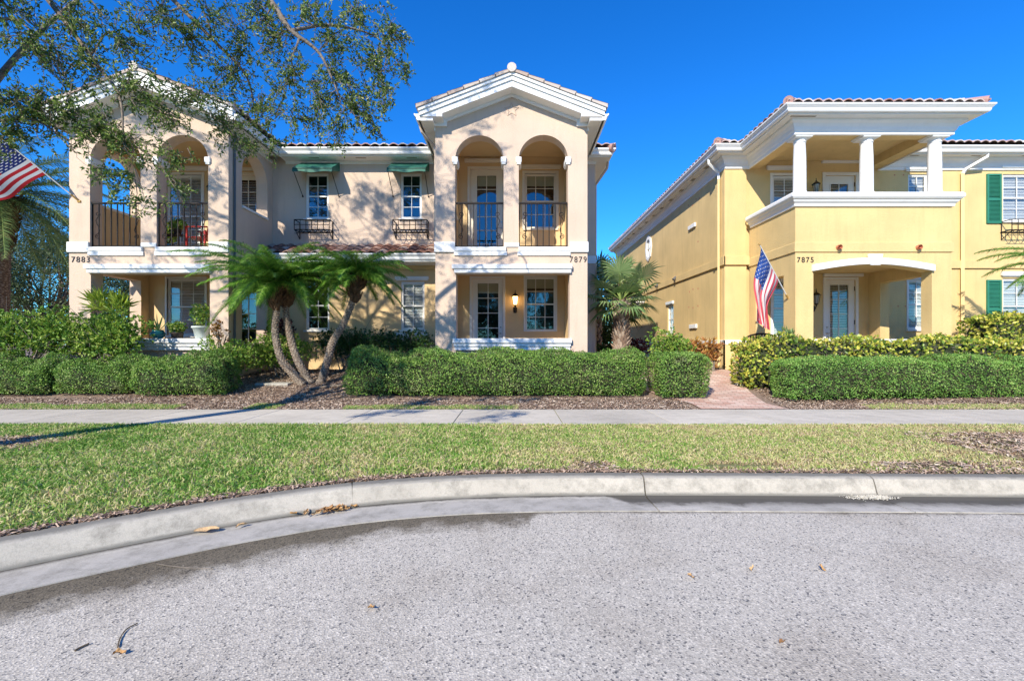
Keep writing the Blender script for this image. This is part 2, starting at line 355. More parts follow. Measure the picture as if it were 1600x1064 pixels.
def npmesh(name, V, Fc, rnd, mat, parent=None, k=3, smooth=False):
    """V (n,3) world, Fc (m,k) ints"""
    off = np.array(origin_of(parent)); V = V - off
    me = bpy.data.meshes.new(name); nv = len(V); nf = len(Fc)
    me.vertices.add(nv); me.vertices.foreach_set('co', V.astype(np.float32).ravel())
    me.loops.add(nf * k); me.loops.foreach_set('vertex_index', Fc.astype(np.int32).ravel())
    me.polygons.add(nf); me.polygons.foreach_set('loop_start', np.arange(0, nf * k, k, dtype=np.int32))
    try: me.polygons.foreach_set('loop_total', np.full(nf, k, dtype=np.int32))
    except Exception: pass
    if smooth: me.polygons.foreach_set('use_smooth', np.ones(nf, dtype=bool))
    me.update(calc_edges=True); me.validate()
    if rnd is not None:
        at = me.attributes.new('rnd', 'FLOAT', 'POINT'); at.data.foreach_set('value', rnd.astype(np.float32))
    me.materials.append(mat)
    o = bpy.data.objects.new(name, me); COL.objects.link(o); o.parent = parent; return o
def unit(a): return a / np.maximum(np.linalg.norm(a, axis=1, keepdims=True), 1e-9)
def leaves(name, P, D, L, Wd, mat, parent=None, rnd=None, Nn=None, fold=.25, wide=.5, bend=0.0):
    """pointed leaves: base P, direction D, length L, width Wd"""
    n = len(P); D = unit(D)
    if Nn is None: Nn = rng.normal(size=(n, 3))
    sd_ = unit(np.cross(D, Nn)); up = np.cross(sd_, D)
    L = np.broadcast_to(np.asarray(L, float), (n,))[:, None]; Wd = np.broadcast_to(np.asarray(Wd, float), (n,))[:, None]
    mid = P + D * L * wide + up * Wd * fold
    tip = P + D * L - up * L * bend
    V = np.stack([P, mid + sd_ * Wd / 2, tip, mid - sd_ * Wd / 2], 1).reshape(-1, 3)
    mid0 = None
    b = np.arange(n)[:, None] * 4
    Fc = np.concatenate([b + np.array([[0, 1, 2]]), b + np.array([[0, 2, 3]])], 0)
    if rnd is None: rnd = rng.random(n)
    return npmesh(name, V, Fc, np.repeat(rnd, 4), mat, parent)
def snoise(P, sc=1.0, seed=0.0):
    x, y, z = P[:, 0] * sc + seed, P[:, 1] * sc + seed * 1.7, P[:, 2] * sc - seed
    return (np.sin(x * 1.9 + np.sin(y * 2.3) * 1.3) + np.sin(y * 2.7 + z * 1.7 + np.sin(x * 1.1)) + np.sin(z * 3.1 + x * 2.2 + y * .7)) / 3
def gz(x, y):
    t = min(1, max(0, (y - 8.05) / 4.2)); t = t * t * (3 - 2 * t) * .35 + t * .65
    return .146 + t * .454
def gzv(x, y):
    t = np.clip((y - 8.05) / 4.2, 0, 1); t = t * t * (3 - 2 * t) * .35 + t * .65
    return .146 + t * .454
def each(name, mat, boxes, par, bevel=0):
    for q in boxes:
        b = MB()
        for r_ in (q if isinstance(q[0], (tuple, list)) else [q]): b.box(*r_)
        b.build(name, mat, par, bevel=bevel)
def catmull(pts, n=8):
    P = [Vector(p) for p in pts]; P = [P[0] * 2 - P[1]] + P + [P[-1] * 2 - P[-2]]; out = []
    for i in range(1, len(P) - 2):
        for k in range(n):
            t = k / n; a, b, c, d = P[i - 1], P[i], P[i + 1], P[i + 2]
            out.append(.5 * ((2 * b) + (c - a) * t + (2 * a - 5 * b + 4 * c - d) * t * t + (3 * b - 3 * c + d - a) * t ** 3))
    out.append(P[-2]); return out
def at(px, py, d):
    """world point seen at pixel px,py of the 1600 px photo when it lies d metres away"""
    return Vector(((px - 800) * d / F, d, CAMZ + (538 - py) * d / F))

# ================================================================== SETTING: ground, road, kerb, walk, path
st = lambda o: tag(o, kind='structure')
g0 = MB(); g0.add([(-900, -900, -.12), (900, -900, -.12), (900, 900, -.12), (-900, 900, -.12)], [(0, 1, 2, 3)]); st(g0.build('ground', M['far']))
kerb_pts = [(-30, -32), (-13, -12), (-8.2, -4.6), (-5.7, -.6), (-4.45, 1.25), (-3.72, 2.15), (-3.07, 2.73), (-2.46, 3.19), (-1.98, 3.50), (-1.34, 3.81), (-.56, 4.01), (.29, 4.09), (1.15, 4.10), (2.8, 4.08), (4.5, 4.05), (8, 4.02), (14, 4.0), (60, 3.9)]
KC = catmull([(a, b, 0) for a, b in kerb_pts], 8)
KC = [Vector((p.x, p.y)) for p in KC]
def offs(C, o):
    out = []
    for i, p in enumerate(C):
        d = (C[min(i + 1, len(C) - 1)] - C[max(i - 1, 0)]).normalized(); out.append(Vector((p.x + d.y * o, p.y - d.x * o)))
    return out
# terrain: verge + rising beds + land beyond
tb = MB()
poly = [(p.x, p.y) for p in offs(KC, .02)] + [(60, 8.05), (-60, 8.05), (-60, -32)]
tb.plate(poly, [], lambda a, b, t: (a, b, t), .142, .10)
ys = [8.05 + i * .35 for i in range(13)] + [16, 30, 60, 150, 800]; xs = [-800, -60, -30, -16] + [-15 + i for i in range(31)] + [16, 30, 60, 800]
vs = [(x, y, gz(x, y) - .004) for y in ys for x in xs]; nx = len(xs)
tb.cm = 1; tb.add(vs, [(j * nx + i, j * nx + i + 1, (j + 1) * nx + i + 1, (j + 1) * nx + i) for j in range(len(ys) - 1) for i in range(nx - 1)])
st(tb.build('lawn_and_bed_soil', [M['lawnsoil'], M['soil']]))
# road with stain attribute
GC = offs(KC, .56)
rows = [0, .05, .1, .15, .2, .25, .3, .4, .5, .7]
rv = []; rf = []; ed = []
for o in rows:
    for p in offs(KC, .56 + o): rv.append((p.x, p.y, 0)); ed.append(o * (1 if p.x < .2 else 3.5) + (0 if p.x < .2 else .14) - (.10 if p.x < -1 else 0))
nC = len(KC)
for j in range(len(rows) - 1):
    for i in range(nC - 1): rf.append([j * nC + i, (j + 1) * nC + i, (j + 1) * nC + i + 1, j * nC + i + 1])
rm = MB(); rm.add(rv, rf)
q = [(p.x, p.y) for p in offs(KC, .56 + .7)] + [(60, -60), (-30, -60)]
nb = len(rm.v); rm.plate(q, [], lambda a, b, t: (a, b, t), 0.0, -.05)
ro = rm.build('road', M['asphalt']); st(ro)
ea = ro.data.attributes.new('edge', 'FLOAT', 'POINT')
ea.data.foreach_set('value', np.array([e for e in ed] + [2.0] * (len(rm.v) - nb), dtype=np.float32))
# kerb and gutter pan in cast lengths with real joints
acc = [0]
for i in range(1, nC): acc.append(acc[-1] + (KC[i] - KC[i - 1]).length)
def at_s(s):
    s = max(0, min(acc[-1] - 1e-4, s)); i = max(j for j in range(nC - 1) if acc[j] <= s)
    return KC[i].lerp(KC[i + 1], (s - acc[i]) / (acc[i + 1] - acc[i]))
def s_of(p): return min(range(nC), key=lambda i: (KC[i] - Vector(p)).length)
j0 = acc[s_of((-1.34, 3.81))]
joints = [j0 + 2.52 + k * 1.98 for k in range(0, 20)] + [j0 - k * 2.6 for k in range(0, 12)]
joints = sorted(j for j in joints if 4 < j < acc[-1] - 1)
kprof = [(0, -.05), (0, .148), (.02, .152), (.10, .150), (.135, .135), (.155, .09), (.175, .035), (.19, .002), (.19, -.05)]
gprof = [(.19, -.05), (.19, .004), (.25, -.003), (.35, .000), (.555, .006), (.56, -.05)]
kb = MB(); gb = MB(); gedge = []
ss = [0] + joints + [acc[-1]]
for a, b in zip(ss[:-1], ss[1:]):
    n_ = max(2, int((b - a) / .18)) if b - a < 8 else 24
    pth = [at_s(a + .006 + (b - a - .012) * k / n_) for k in range(n_ + 1)]
    kb.cr = .3 + .7 * random.random(); kb.sweep([(p.x, p.y) for p in pth], kprof)
    gb.cr = .3 + .7 * random.random(); gb.sweep([(p.x, p.y) for p in pth], gprof)
    for p in pth:
        wet = 1 if p.x > .9 and p.x < 60 else .0
        wet *= 1 if not (3.9 < p.x < 4.2) else .2
        gedge += [((o - .19) / .36 * (.42 if wet else 1.6) + (0 if wet else .12)) for o, z in gprof]
ko = kb.build('kerb', M['kerb']); st(ko)
kpe = [.3, .12, .10, .20, .32, .5, .34, .10, .1]; ka = ko.data.attributes.new('edge', 'FLOAT', 'POINT'); ka.data.foreach_set('value', np.tile(np.array(kpe, dtype=np.float32), len(kb.v) // 9))
go = gb.build('gutter', M['gutter']); st(go)
ea = go.data.attributes.new('edge', 'FLOAT', 'POINT'); ea.data.foreach_set('value', np.array(gedge, dtype=np.float32))
# sidewalk slabs
sw = MB(); x = .74 - 1.6 * 12
while x < 18:
    sw.cr = random.choice([.35, .6, .8, 1.0]) if not (-5.8 < x < -4) else 1.0
    if x < -5.7: sw.cr = .25
    sw.box(x + .006, x + 1.594, 6.54, 8.03, .05, .154); x += 1.6
st(sw.build('sidewalk', M['walk'], bevel=.006))
# brick path (draped 2 cm proud of the soil)
pb = MB(); L_ = [(8.04, 3.35, 4.9), (8.5, 3.35, 4.75), (9, 3.1, 4.85), (9.6, 2.85, 5.0), (10.2, 2.8, 5.2), (10.8, 2.8, 5.4), (11.3, 2.8, 5.55), (11.7, 2.8, 5.7), (12.2, 2.8, 5.78), (12.6, 3.9, 5.78)]
vs = []
for y, a, b in L_:
    for k in range(7): xx = a + (b - a) * k / 6; vs.append((xx, y, gz(xx, y) + .016))
pb.add(vs, [(j * 7 + k, j * 7 + k + 1, (j + 1) * 7 + k + 1, (j + 1) * 7 + k) for j in range(len(L_) - 1) for k in range(6)])
st(pb.build('brick_path', M['brick']))

def kerb_y(x):
    for a, b in zip(KC[:-1], KC[1:]):
        if a.x <= x <= b.x and b.x > a.x: return a.y + (b.y - a.y) * (x - a.x) / (b.x - a.x)
    return 4.0
KX = np.array([p.x for p in KC]); KY = np.array([p.y for p in KC])
# ---- grass (nobody could count it)
def blades(P, H, dry):
    n = len(P); ang = rng.random(n) * 2 * np.pi; lean = np.abs(rng.normal(.55, .35, n))
    d = np.stack([np.cos(ang) * np.sin(lean), np.sin(ang) * np.sin(lean), np.cos(lean)], 1)
    w = np.cross(d, rng.normal(size=(n, 3))); w = unit(w) * (.0026 + rng.random((n, 1)) * .0026)
    m = P + d * H[:, None] * .55; t = P + d * H[:, None] + np.stack([np.cos(ang), np.sin(ang), -np.ones(n) * .9], 1) * H[:, None] * .22
    V = np.stack([P - w, P + w, m + w, m - w, t], 1).reshape(-1, 3); b = np.arange(n)[:, None] * 5
    Fc = np.concatenate([b + np.array([[0, 1, 2]]), b + np.array([[0, 2, 3]]), b + np.array([[3, 2, 4]])], 0)
    r = np.clip(rng.beta(1.5, 2.6, n) * .85 + dry, 0, 1); return V, Fc, np.repeat(r, 5)
N = 470000
gx = rng.uniform(-10.0, 10.4, N); gy = rng.uniform(1.2, 6.55, N)
ky = np.interp(gx, KX, KY)
ok = gy > ky + .03 - (rng.random(N) < .2) * .03
ok &= (gy > 4.0) | (gx < 0)
ok &= (np.abs(gx) < gy * 1.16 + .4) | ((np.abs(gx) < gy * 1.3 + 2.6) & (rng.random(N) < .6))
P = np.stack([gx, gy, np.full(N, .142)], 1)
nz = snoise(P, 1.4, 3.1); nf_ = snoise(P, 5.0, 1.2)
dry = np.clip(.08 + .085 * (gx + 4) / 3.0, .02, .34) + .12 * nz + .12 * nf_
bare = np.zeros(N)
for cx, cy, rx, ry in ((6.2, 5.15, 1.25, .8), (4.0, 4.3, .55, .16), (5.2, 4.25, .4, .14), (.75, 4.3, .22, .16), (-6.1, 5.3, .75, .42), (2.1, 4.32, .5, .08), (-.4, 4.15, .6, .05), (6.2, 4.3, .6, .2)):
    bare = np.maximum(bare, 1 - ((gx - cx) / rx) ** 2 - ((gy - cy) / ry) ** 2 + .35 * nf_)
ok &= ~((bare > .25) & (rng.random(N) < np.clip(bare * 1.6, 0, .96)))
# thin where it meets the kerb on the left
ok &= rng.random(N) < np.clip((gy - ky) / .16 + .15, 0, 1)
dry = np.where(bare > 0, dry + .25, dry)
H = rng.uniform(.025, .070, N) * (1 - .25 * (gx > 0))
P, H, dry = P[ok], H[ok], dry[ok]
V1, F1, r1 = blades(P, H, dry)
# thin grass strips behind the walk
zs = []
for x0, x1, y0, y1, n in ((-9.6, -6.0, 8.05, 8.42, 9000), (-4.75, -4.2, 8.05, 8.4, 1500), (-3.0, .1, 8.05, 8.32, 5000), (6.4, 12, 8.06, 8.42, 9000)):
    a = rng.uniform(x0, x1, n); b = rng.uniform(y0, y1, n); k = snoise(np.stack([a, b * 0, a * 0], 1), 2.5, 2) * .12; b = y0 + (b - y0) * (1 + k * 3); zs.append(np.stack([a, b, gzv(a, b)], 1))
P2 = np.concatenate(zs); V2, F2, r2 = blades(P2, rng.uniform(.03, .07, len(P2)), np.where(P2[:, 0] > 0, .22, .08) + .1 * rng.random(len(P2)))
gr = npmesh('grass', np.concatenate([V1, V2]), np.concatenate([F1, F2 + len(V1)]), np.concatenate([r1, r2]), M['grass']); tag(gr, kind='stuff')
# ---- mulch chips
def chips(name, regs):
    Ps = []
    for x0, x1, y0, y1, n in regs: Ps.append(np.stack([rng.uniform(x0, x1, n), rng.uniform(y0, y1, n)], 1))
    P = np.concatenate(Ps); P = P[~((P[:, 0] > 3.3) & (P[:, 0] < 4.85 + (P[:, 1] - 8) * .2) & (P[:, 1] > 8.0) & (P[:, 1] < 12.4))]
    n = len(P); z = np.where(P[:, 1] < 8.05, .146, gzv(P[:, 0], P[:, 1])) + rng.uniform(.002, .022, n)
    C = np.stack([P[:, 0], P[:, 1], z], 1); a = rng.random(n) * np.pi * 2
    d = np.stack([np.cos(a), np.sin(a), rng.normal(0, .25, n)], 1); d = unit(d) * rng.uniform(.012, .035, (n, 1))
    s_ = np.stack([-np.sin(a), np.cos(a), rng.normal(0, .3, n)], 1) * rng.uniform(.004, .010, (n, 1))
    V = np.stack([C - d - s_, C + d - s_ * .6, C + d * .9 + s_, C - d + s_ * .7], 1).reshape(-1, 3)
    Fc = np.arange(n)[:, None] * 4 + np.array([[0, 1, 2, 3]])
    return npmesh(name, V, Fc, np.repeat(rng.random(n), 4), M['mulchchip'], None, 4)
def thatch():
    n = 9000; u = rng.integers(3 * 8, 15 * 8, n); t = rng.random((n, 1)); A = np.stack([KX, KY], 1); p = A[u] * (1 - t) + A[u + 1] * t; d = unit(A[u + 1] - A[u]); o = -np.abs(rng.normal(0, .055, n)) + .02
    C = np.stack([p[:, 0] + d[:, 1] * o, p[:, 1] - d[:, 0] * o, .148 + rng.random(n) * .02], 1); a = rng.random(n) * 6.28; q = np.stack([np.cos(a), np.sin(a), rng.normal(0, .3, n)], 1) * rng.uniform(.008, .025, (n, 1)); w_ = np.stack([-np.sin(a), np.cos(a), rng.normal(0, .3, n)], 1) * rng.uniform(.003, .008, (n, 1))
    V = np.stack([C - q - w_, C + q - w_ * .6, C + q * .9 + w_, C - q + w_ * .7], 1).reshape(-1, 3)
    return npmesh('leaf_litter', V, np.arange(n)[:, None] * 4 + np.array([[0, 1, 2, 3]]), np.repeat(rng.random(n) * .8, 4), M['mulchchip'], None, 4)
tag(thatch(), kind='stuff')
tag(chips('mulch', [(-12, 14, 8.04, 9.0, 50000), (-8, -3.2, 8.9, 12.5, 22000), (4.8, 6.2, 8.3, 10.5, 5000), (5.0, 7.4, 4.4, 5.9, 6000), (3.4, 6.6, 4.12, 4.45, 1600), (.5, 1, 4.14, 4.45, 160), (-6.8, -5.3, 4.9, 5.7, 3000)]), kind='stuff')
# ---- sand patch in gutter
def pebbles():
    n = 900; a = rng.normal(0, 1, (n, 2)); C = np.stack([3.05 + a[:, 0] * .085, 3.86 + a[:, 1] * .022 , np.abs(rng.normal(.004, .006, n))], 1)
    r = rng.uniform(.003, .007, (n, 1, 1)); oc = np.array([[1, 0, 0], [0, 1, 0], [-1, 0, 0], [0, -1, 0], [0, 0, 1.]])
    V = (C[:, None, :] + oc[None] * r).reshape(-1, 3); b = np.arange(n)[:, None] * 5
    Fc = np.concatenate([b + np.array([[i, (i + 1) % 4, 4]]) for i in range(4)], 0)
    return npmesh('sand', V, Fc, rng.random(n * 5), surf('pale_sand', (.62, .58, .48), .15, 30, .9, 0))
tag(pebbles(), kind='stuff')

# ================================================================== HOUSE COMPONENTS
def front(Y): return lambda x, y, z: (x, Y + y, z)          # wall facing the camera, local y runs into the wall
def sideL(X): return lambda x, y, z: (X + y, -x, z)         # wall facing -X ; local x = -worldY
def arc(cx, cz, r, a0, a1, n=20, rz=None):
    rz = rz or r
    return [(cx + r * math.cos(R(a0 + (a1 - a0) * i / n)), cz + rz * math.sin(R(a0 + (a1 - a0) * i / n))) for i in range(n + 1)]
def rect(x0, x1, z0, z1): return [(x0, z0), (x1, z0), (x1, z1), (x0, z1)]
def window(par, xf, x0, x1, z0, z1, cols=2, rt=2, rb=2, blind='slats', mid=None, trim=None, header=None, sill=True, frame='frame', label=None):
    """double-hung window filling a hole x0..x1,z0..z1"""
    fb = MB(); t = .045; y0, y1 = .03, .085
    fb.box(x0, x0 + t, y0, y1, z0, z1).box(x1 - t, x1, y0, y1, z0, z1).box(x0 + t, x1 - t, y0, y1, z0, z0 + t).box(x0 + t, x1 - t, y0, y1, z1 - t, z1)
    mid = mid or (z0 + z1) / 2
    a, b = x0 + t, x1 - t; s = .018
    for (q0, q1, yy, r_) in ((mid, z1 - t, .042, rt), (z0 + t, mid, .05, rb)):   # two sashes, upper one in front
        if r_ == 0: continue
        fb.box(a, a + s, yy, yy + .022, q0, q1).box(b - s, b, yy, yy + .022, q0, q1).box(a + s, b - s, yy, yy + .022, q1 - s, q1).box(a + s, b - s, yy, yy + .022, q0, q0 + s)
        for c in range(1, cols): xx = a + (b - a) * c / cols; fb.box(xx - .008, xx + .008, yy + .004, yy + .018, q0 + s, q1 - s)
        for c in range(1, r_): zz = q0 + (q1 - q0) * c / r_; fb.box(a + s, b - s, yy + .005, yy + .017, zz - .008, zz + .008)
    fb.box(a, b, .036, .08, mid - .018, mid + .018)
    w = fb.build('window', M[frame], par, xf=xf)
    if label: w['label'] = label
    g = MB(); g.add([(a, .066, z0 + t), (b, .066, z0 + t), (b, .066, z1 - t), (a, .066, z1 - t)], [(0, 1, 2, 3)]); g.build('pane', M['glass'], w, xf=xf)
    if blind == 'slats':
        bb = MB(); z = z0 + .05
        while z < z1 - .06: bb.add([(a + .01, .10, z), (b - .01, .10, z), (b - .01, .122, z + .034), (a + .01, .122, z + .034)], [(0, 1, 2, 3)]); z += .043
        bb.box(a + .01, b - .01, .095, .14, z1 - .09, z1 - .045); bb.build('blind', M['blind'], w, xf=xf)
    elif blind == 'shade':
        bb = MB(); bb.box(a + .01, b - .01, .12, .13, z1 - .32, z1 - .05); bb.build('roller_shade', M['shade'], w, xf=xf)
    if trim:
        tb_ = MB(); k = trim
        tb_.box(x0 - k, x0, -.025, .03, z0, z1 + k).box(x1, x1 + k, -.025, .03, z0, z1 + k).box(x0, x1, -.025, .03, z1, z1 + k); tb_.build('window_trim', M[frame], w, xf=xf, bevel=.004)
    if header:
        hb = MB(); ha, hb0, hz0, hz1 = header; hb.box(ha, hb0, -.07, -.001, hz0, hz1); hb.box(ha + .03, hb0 - .03, -.045, -.001, hz0 - .03, hz0); hb.build('header_trim', M[frame], w, xf=xf, bevel=.006)
    if sill:
        sb = MB(); sb.box(x0 - .05, x1 + .05, -.05, .03, z0 - .05, z0 - .001); sb.build('sill', M[frame], w, xf=xf, bevel=.004)
    return w
def door(par, xf, x0, x1, z0, z1, g, cols=2, rows=5, trim=.07, header=None, blind=None, handle='R', leaf='frame', hinge=False):
    """glazed door; g = glass rect (gx0,gx1,gz0,gz1)"""
    d = MB(); d.plate(rect(x0, x1, z0, z1), [rect(*g)], lambda a, b, t: (a, t, b), .03, .075)
    for c in range(1, cols): xx = g[0] + (g[1] - g[0]) * c / cols; d.box(xx - .009, xx + .009, .033, .06, g[2], g[3])
    for c in range(1, rows): zz = g[2] + (g[3] - g[2]) * c / rows; d.box(g[0], g[1], .035, .058, zz - .009, zz + .009)
    f = .02; d.plate(rect(g[0] - f, g[1] + f, g[2] - f, g[3] + f), [rect(g[0] + .005, g[1] - .005, g[2] + .005, g[3] - .005)], lambda a, b, t: (a, t, b), .018, .032)
    o = d.build('door', M[leaf], par, xf=xf)
    p = MB(); p.add([(g[0], .05, g[2]), (g[1], .05, g[2]), (g[1], .05, g[3]), (g[0], .05, g[3])], [(0, 1, 2, 3)]); p.build('pane', M['glass'], o, xf=xf)
    if blind == 'slats':
        bb = MB(); z = g[2] + .03
        while z < g[3] - .04: bb.add([(g[0] + .01, .085, z), (g[1] - .01, .085, z), (g[1] - .01, .12, z + .03), (g[0] + .01, .12, z + .03)], [(0, 1, 2, 3)]); z += .047
        bb.build('blind', M['blind'], o, xf=xf)
    elif blind == 'shade':
        bb = MB(); bb.box(g[0] + .01, g[1] - .01, .10, .11, g[3] - .28, g[3]); bb.build('roller_shade', M['shade'], o, xf=xf)
    fr = MB(); k = trim
    fr.box(x0 - k, x0 - .004, -.03, .09, z0, z1 + k).box(x1 + .004, x1 + k, -.03, .09, z0, z1 + k).box(x0 - .004, x1 + .004, -.03, .09, z1 + .004, z1 + k)
    fr.build('door_frame', M[leaf], o, xf=xf, bevel=.004)
    if header:
        hb = MB(); ha, hb0, hz0, hz1 = header; hb.box(ha, hb0, -.08, -.001, hz0, hz1); hb.build('header_trim', M[leaf], o, xf=xf, bevel=.006)
    hx = x1 - .06 if handle == 'R' else x0 + .06; s = -1 if handle == 'R' else 1
    h = MB(); h.tube([(hx, .03, z0 + 1.12), (hx, .0, z0 + 1.12)], .024, 10); h.build('lock', M['silver'], o, xf=xf)
    h = MB(); h.tube([(hx, .03, z0 + .95), (hx, .0, z0 + .95)], .022, 10)
    h.tube([(hx, .0, z0 + .95), (hx, -.03, z0 + .95), (hx + s * .10, -.035, z0 + .95)], .009, 8); h.build('handle', M['silver'], o, xf=xf)
    if hinge:
        hg = MB(); xh = x0 + .0 if handle == 'R' else x1
        for zz in (z0 + .3, z0 + 1.2, z1 - .3): hg.box(xh - .012, xh + .012, .01, .03, zz, zz + .12)
        hg.build('hinge', M['iron'], o, xf=xf)
    return o
def lantern(par, x, y, z, lit=False, s=1.0):
    """wall lantern on wall plane y, bracket below, roof with finial; z = centre of glass"""
    b = MB(); c = (x, y - .14 * s, z)
    b.lathe([(.0, .25 * s), (.008 * s, .245 * s), (.006 * s, .20 * s), (.016 * s, .19 * s), (.012 * s, .17 * s), (.05 * s, .145 * s), (.095 * s, .10 * s), (.10 * s, .092 * s), (.02 * s, .09 * s)], c, 12)
    b.lathe([(.02 * s, -.10 * s), (.05 * s, -.105 * s), (.035 * s, -.13 * s), (.015 * s, -.15 * s), (.02 * s, -.17 * s), (.0, -.19 * s)], c, 12)
    for k in range(6):
        t = R(60 * k + 30); b.tube([(c[0] + .078 * s * math.cos(t), c[1] + .078 * s * math.sin(t), z + .09 * s), (c[0] + .048 * s * math.cos(t), c[1] + .048 * s * math.sin(t), z - .10 * s)], .005 * s, 5)
    b.tube([(x, y - .14 * s, z - .15 * s), (x, y - .10 * s, z - .24 * s), (x, y - .03 * s, z - .25 * s), (x, y, z - .20 * s)], .011 * s, 8)
    b.lathe([(.0, -.30 * s), (.045 * s, -.29 * s), (.05 * s, -.16 * s), (.0, -.15 * s)], (x, y - .01, z), 14)
    o = b.build('wall_lantern', M['bronze'], par)
    gl = MB(); gl.lathe([(.042 * s, -.098 * s), (.068 * s, .088 * s)], c, 6)
    gl.build('lantern_glass', M['glow'] if lit else M['lampglass'], o); return o
def scroll(b, x, y, z0, z1, s, r=.009):
    """vertical S-scroll ornament"""
    zc = (z0 + z1) / 2; h = (z1 - z0) / 2
    for sg in (1, -1):
        pts = []
        for i in range(26):
            t = i / 25; a = R(-90 + 470 * t) ; rr = .062 * (1 - .72 * t)
            pts.append((x + s * sg * (math.cos(a) * rr), y, zc + sg * (h - .065) + sg * math.sin(a) * rr))
        b.tube([(x - s * sg * .01, y, zc)] + [(x - s * sg * .045, y, zc + sg * h * .35)] + pts, r, 5)
def railing(par, xa, xb, y, z0, z1):
    b = MB(); b.box(xa, xb, y - .024, y + .024, z1 - .038, z1); b.box(xa, xb, y - .014, y + .014, z0 + .03, z0 + .05)
    n = 8; sp = (xb - xa) / n
    for i in range(n + 1):
        x = xa + .012 + (xb - xa - .024) * i / n; b.box(x - .0105, x + .0105, y - .0105, y + .0105, z0 + .05, z1 - .03)
    o = b.build('railing', M['iron'], par)
    for k, (x, s) in enumerate(((xa + sp * .95, 1), (xb - sp * .95, -1))):
        c = MB(); scroll(c, x, y - .012, z0 + .20, z0 + .86, s); c.build('scroll_ornament', M['iron'], o)
    return o
def tile_slope(mb, O, U, V, L, H, cl=0.0, cr=0.0, per=.25, course=.38, amp=.06, seed=0):
    """barrel tile surface; corner O, U along eave, V up slope; ends cut back by cl, cr per unit of v (hips)"""
    O, U, V = Vector(O), Vector(U).normalized(), Vector(V).normalized(); Nn = U.cross(V).normalized()
    if Nn.z < 0: Nn = -Nn
    rs = random.Random(seed); nu = int(L / per * 8) + 1; nv = max(1, int(H / course + .5)); base = len(mb.v)
    tint = {}
    rws = []
    rws.append((0, -1.0))
    for j in range(nv): rws += [(j, 0.0), (j, 1.0)]
    vs = []; rr = []
    for (j, f) in rws:
        lip = f < 0; f = max(f, 0.0); v = min(H, (j + f) * H / nv)
        for i in range(nu + 1):
            u = L * i / nu; uc = min(max(u, cl * v), L - cr * v)
            ph = uc / per; h = amp * (abs(math.cos(math.pi * ph)) ** .8) + .028 * (1 - f) - (.026 if lip else 0)
            key = (int(ph + .5), j)
            if key not in tint: tint[key] = rs.random()
            vs.append(O + U * uc + V * (v + (.03 * (f) )) + Nn * h); rr.append(tint[key])
    mb.v += [tuple(v) for v in vs]; mb.r += rr
    for k in range(len(rws) - 1):
        for i in range(nu): mb.f.append([base + k * (nu + 1) + i, base + k * (nu + 1) + i + 1, base + (k + 1) * (nu + 1) + i + 1, base + (k + 1) * (nu + 1) + i]); mb.m.append(0)
    # underlay
    a = O - Nn * .015; b2 = O + U * L - Nn * .015
    mb.cm = 1; mb.add([a, b2, b2 + V * H - U * cr * H, a + V * H + U * cl * H], [(0, 1, 2, 3)]); mb.cm = 0
def ridge(mb, p0, p1, r=.11, seed=1):
    p0, p1 = Vector(p0), Vector(p1); L = (p1 - p0).length; n = max(1, int(L / .38)); rs = random.Random(seed)
    d = (p1 - p0).normalized()
    for i in range(n):
        a = p0 + d * (L * i / n); b = p0 + d * (L * (i + 1) / n + .03); mb.cr = rs.random(); mb.tube([a, b], [r * 1.06, r * .9], 12)
GUT = lambda z, o: [(o - .03, z - .16), (o + .035, z - .16), (o + .055, z - .13), (o + .06, z - .09), (o + .10, z - .045), (o + .115, z - .03), (o + .115, z), (o + .10, z), (o + .10, z - .012), (o - .03, z - .012)]
def eave(par, path, z, over=.4, side=1, crown=True, cap=True):
    """fascia + gutter along the mitred path; z = gutter top"""
    b = MB()
    b.sweep(path, [(-.02, z - .19), (over - .03, z - .19), (over - .03, z - .06), (-.02, z - .06)], side=side)
    b.build('soffit', M['white'], par)
    if crown:
        c = MB(); c.sweep(path, [(.0, z - .50), (.035, z - .49), (.04, z - .42), (.06, z - .40), (.085, z - .33), (.13, z - .27), (.19, z - .235), (.20, z - .19), (0, z - .19)], side=side); c.build('crown_moulding', M['white'], par)
    else:
        c = MB(); c.sweep(path, [(.0, z - .26), (.02, z - .26), (.03, z - .19), (0, z - .19)], side=side); c.build('crown_moulding', M['white'], par)
    g = MB(); g.sweep(path, GUT(z, over), side=side); g.build('gutter_trough', M['white'], par)
def text(par, s, x, y, z, h, w=None):
    cu = bpy.data.curves.new('house_number', 'FONT'); cu.body = s; cu.size = h / .7; cu.extrude = .008; cu.space_character = 1.25
    o = bpy.data.objects.new('tmp', cu); COL.objects.link(o); o.rotation_euler = (R(90), 0, 0)
    bpy.context.view_layer.update()
    me = bpy.data.meshes.new_from_object(o.evaluated_get(bpy.context.evaluated_depsgraph_get())); bpy.data.objects.remove(o)
    co = [Vector((v.co.x, v.co.z, v.co.y)) for v in me.vertices]; mx = max(c.x for c in co); mn = min(c.x for c in co); k = (w / (mx - mn)) if w else 1
    off = origin_of(par)
    for v, c in zip(me.vertices, co): v.co = Vector((x + (c.x - mn) * k, y - c.y, z + c.z)) - off
    me.update(); me.materials.clear(); me.materials.append(M['bronze']); me.name = 'house_number'
    n = bpy.data.objects.new('house_number', me); COL.objects.link(n); n.parent = par; return n
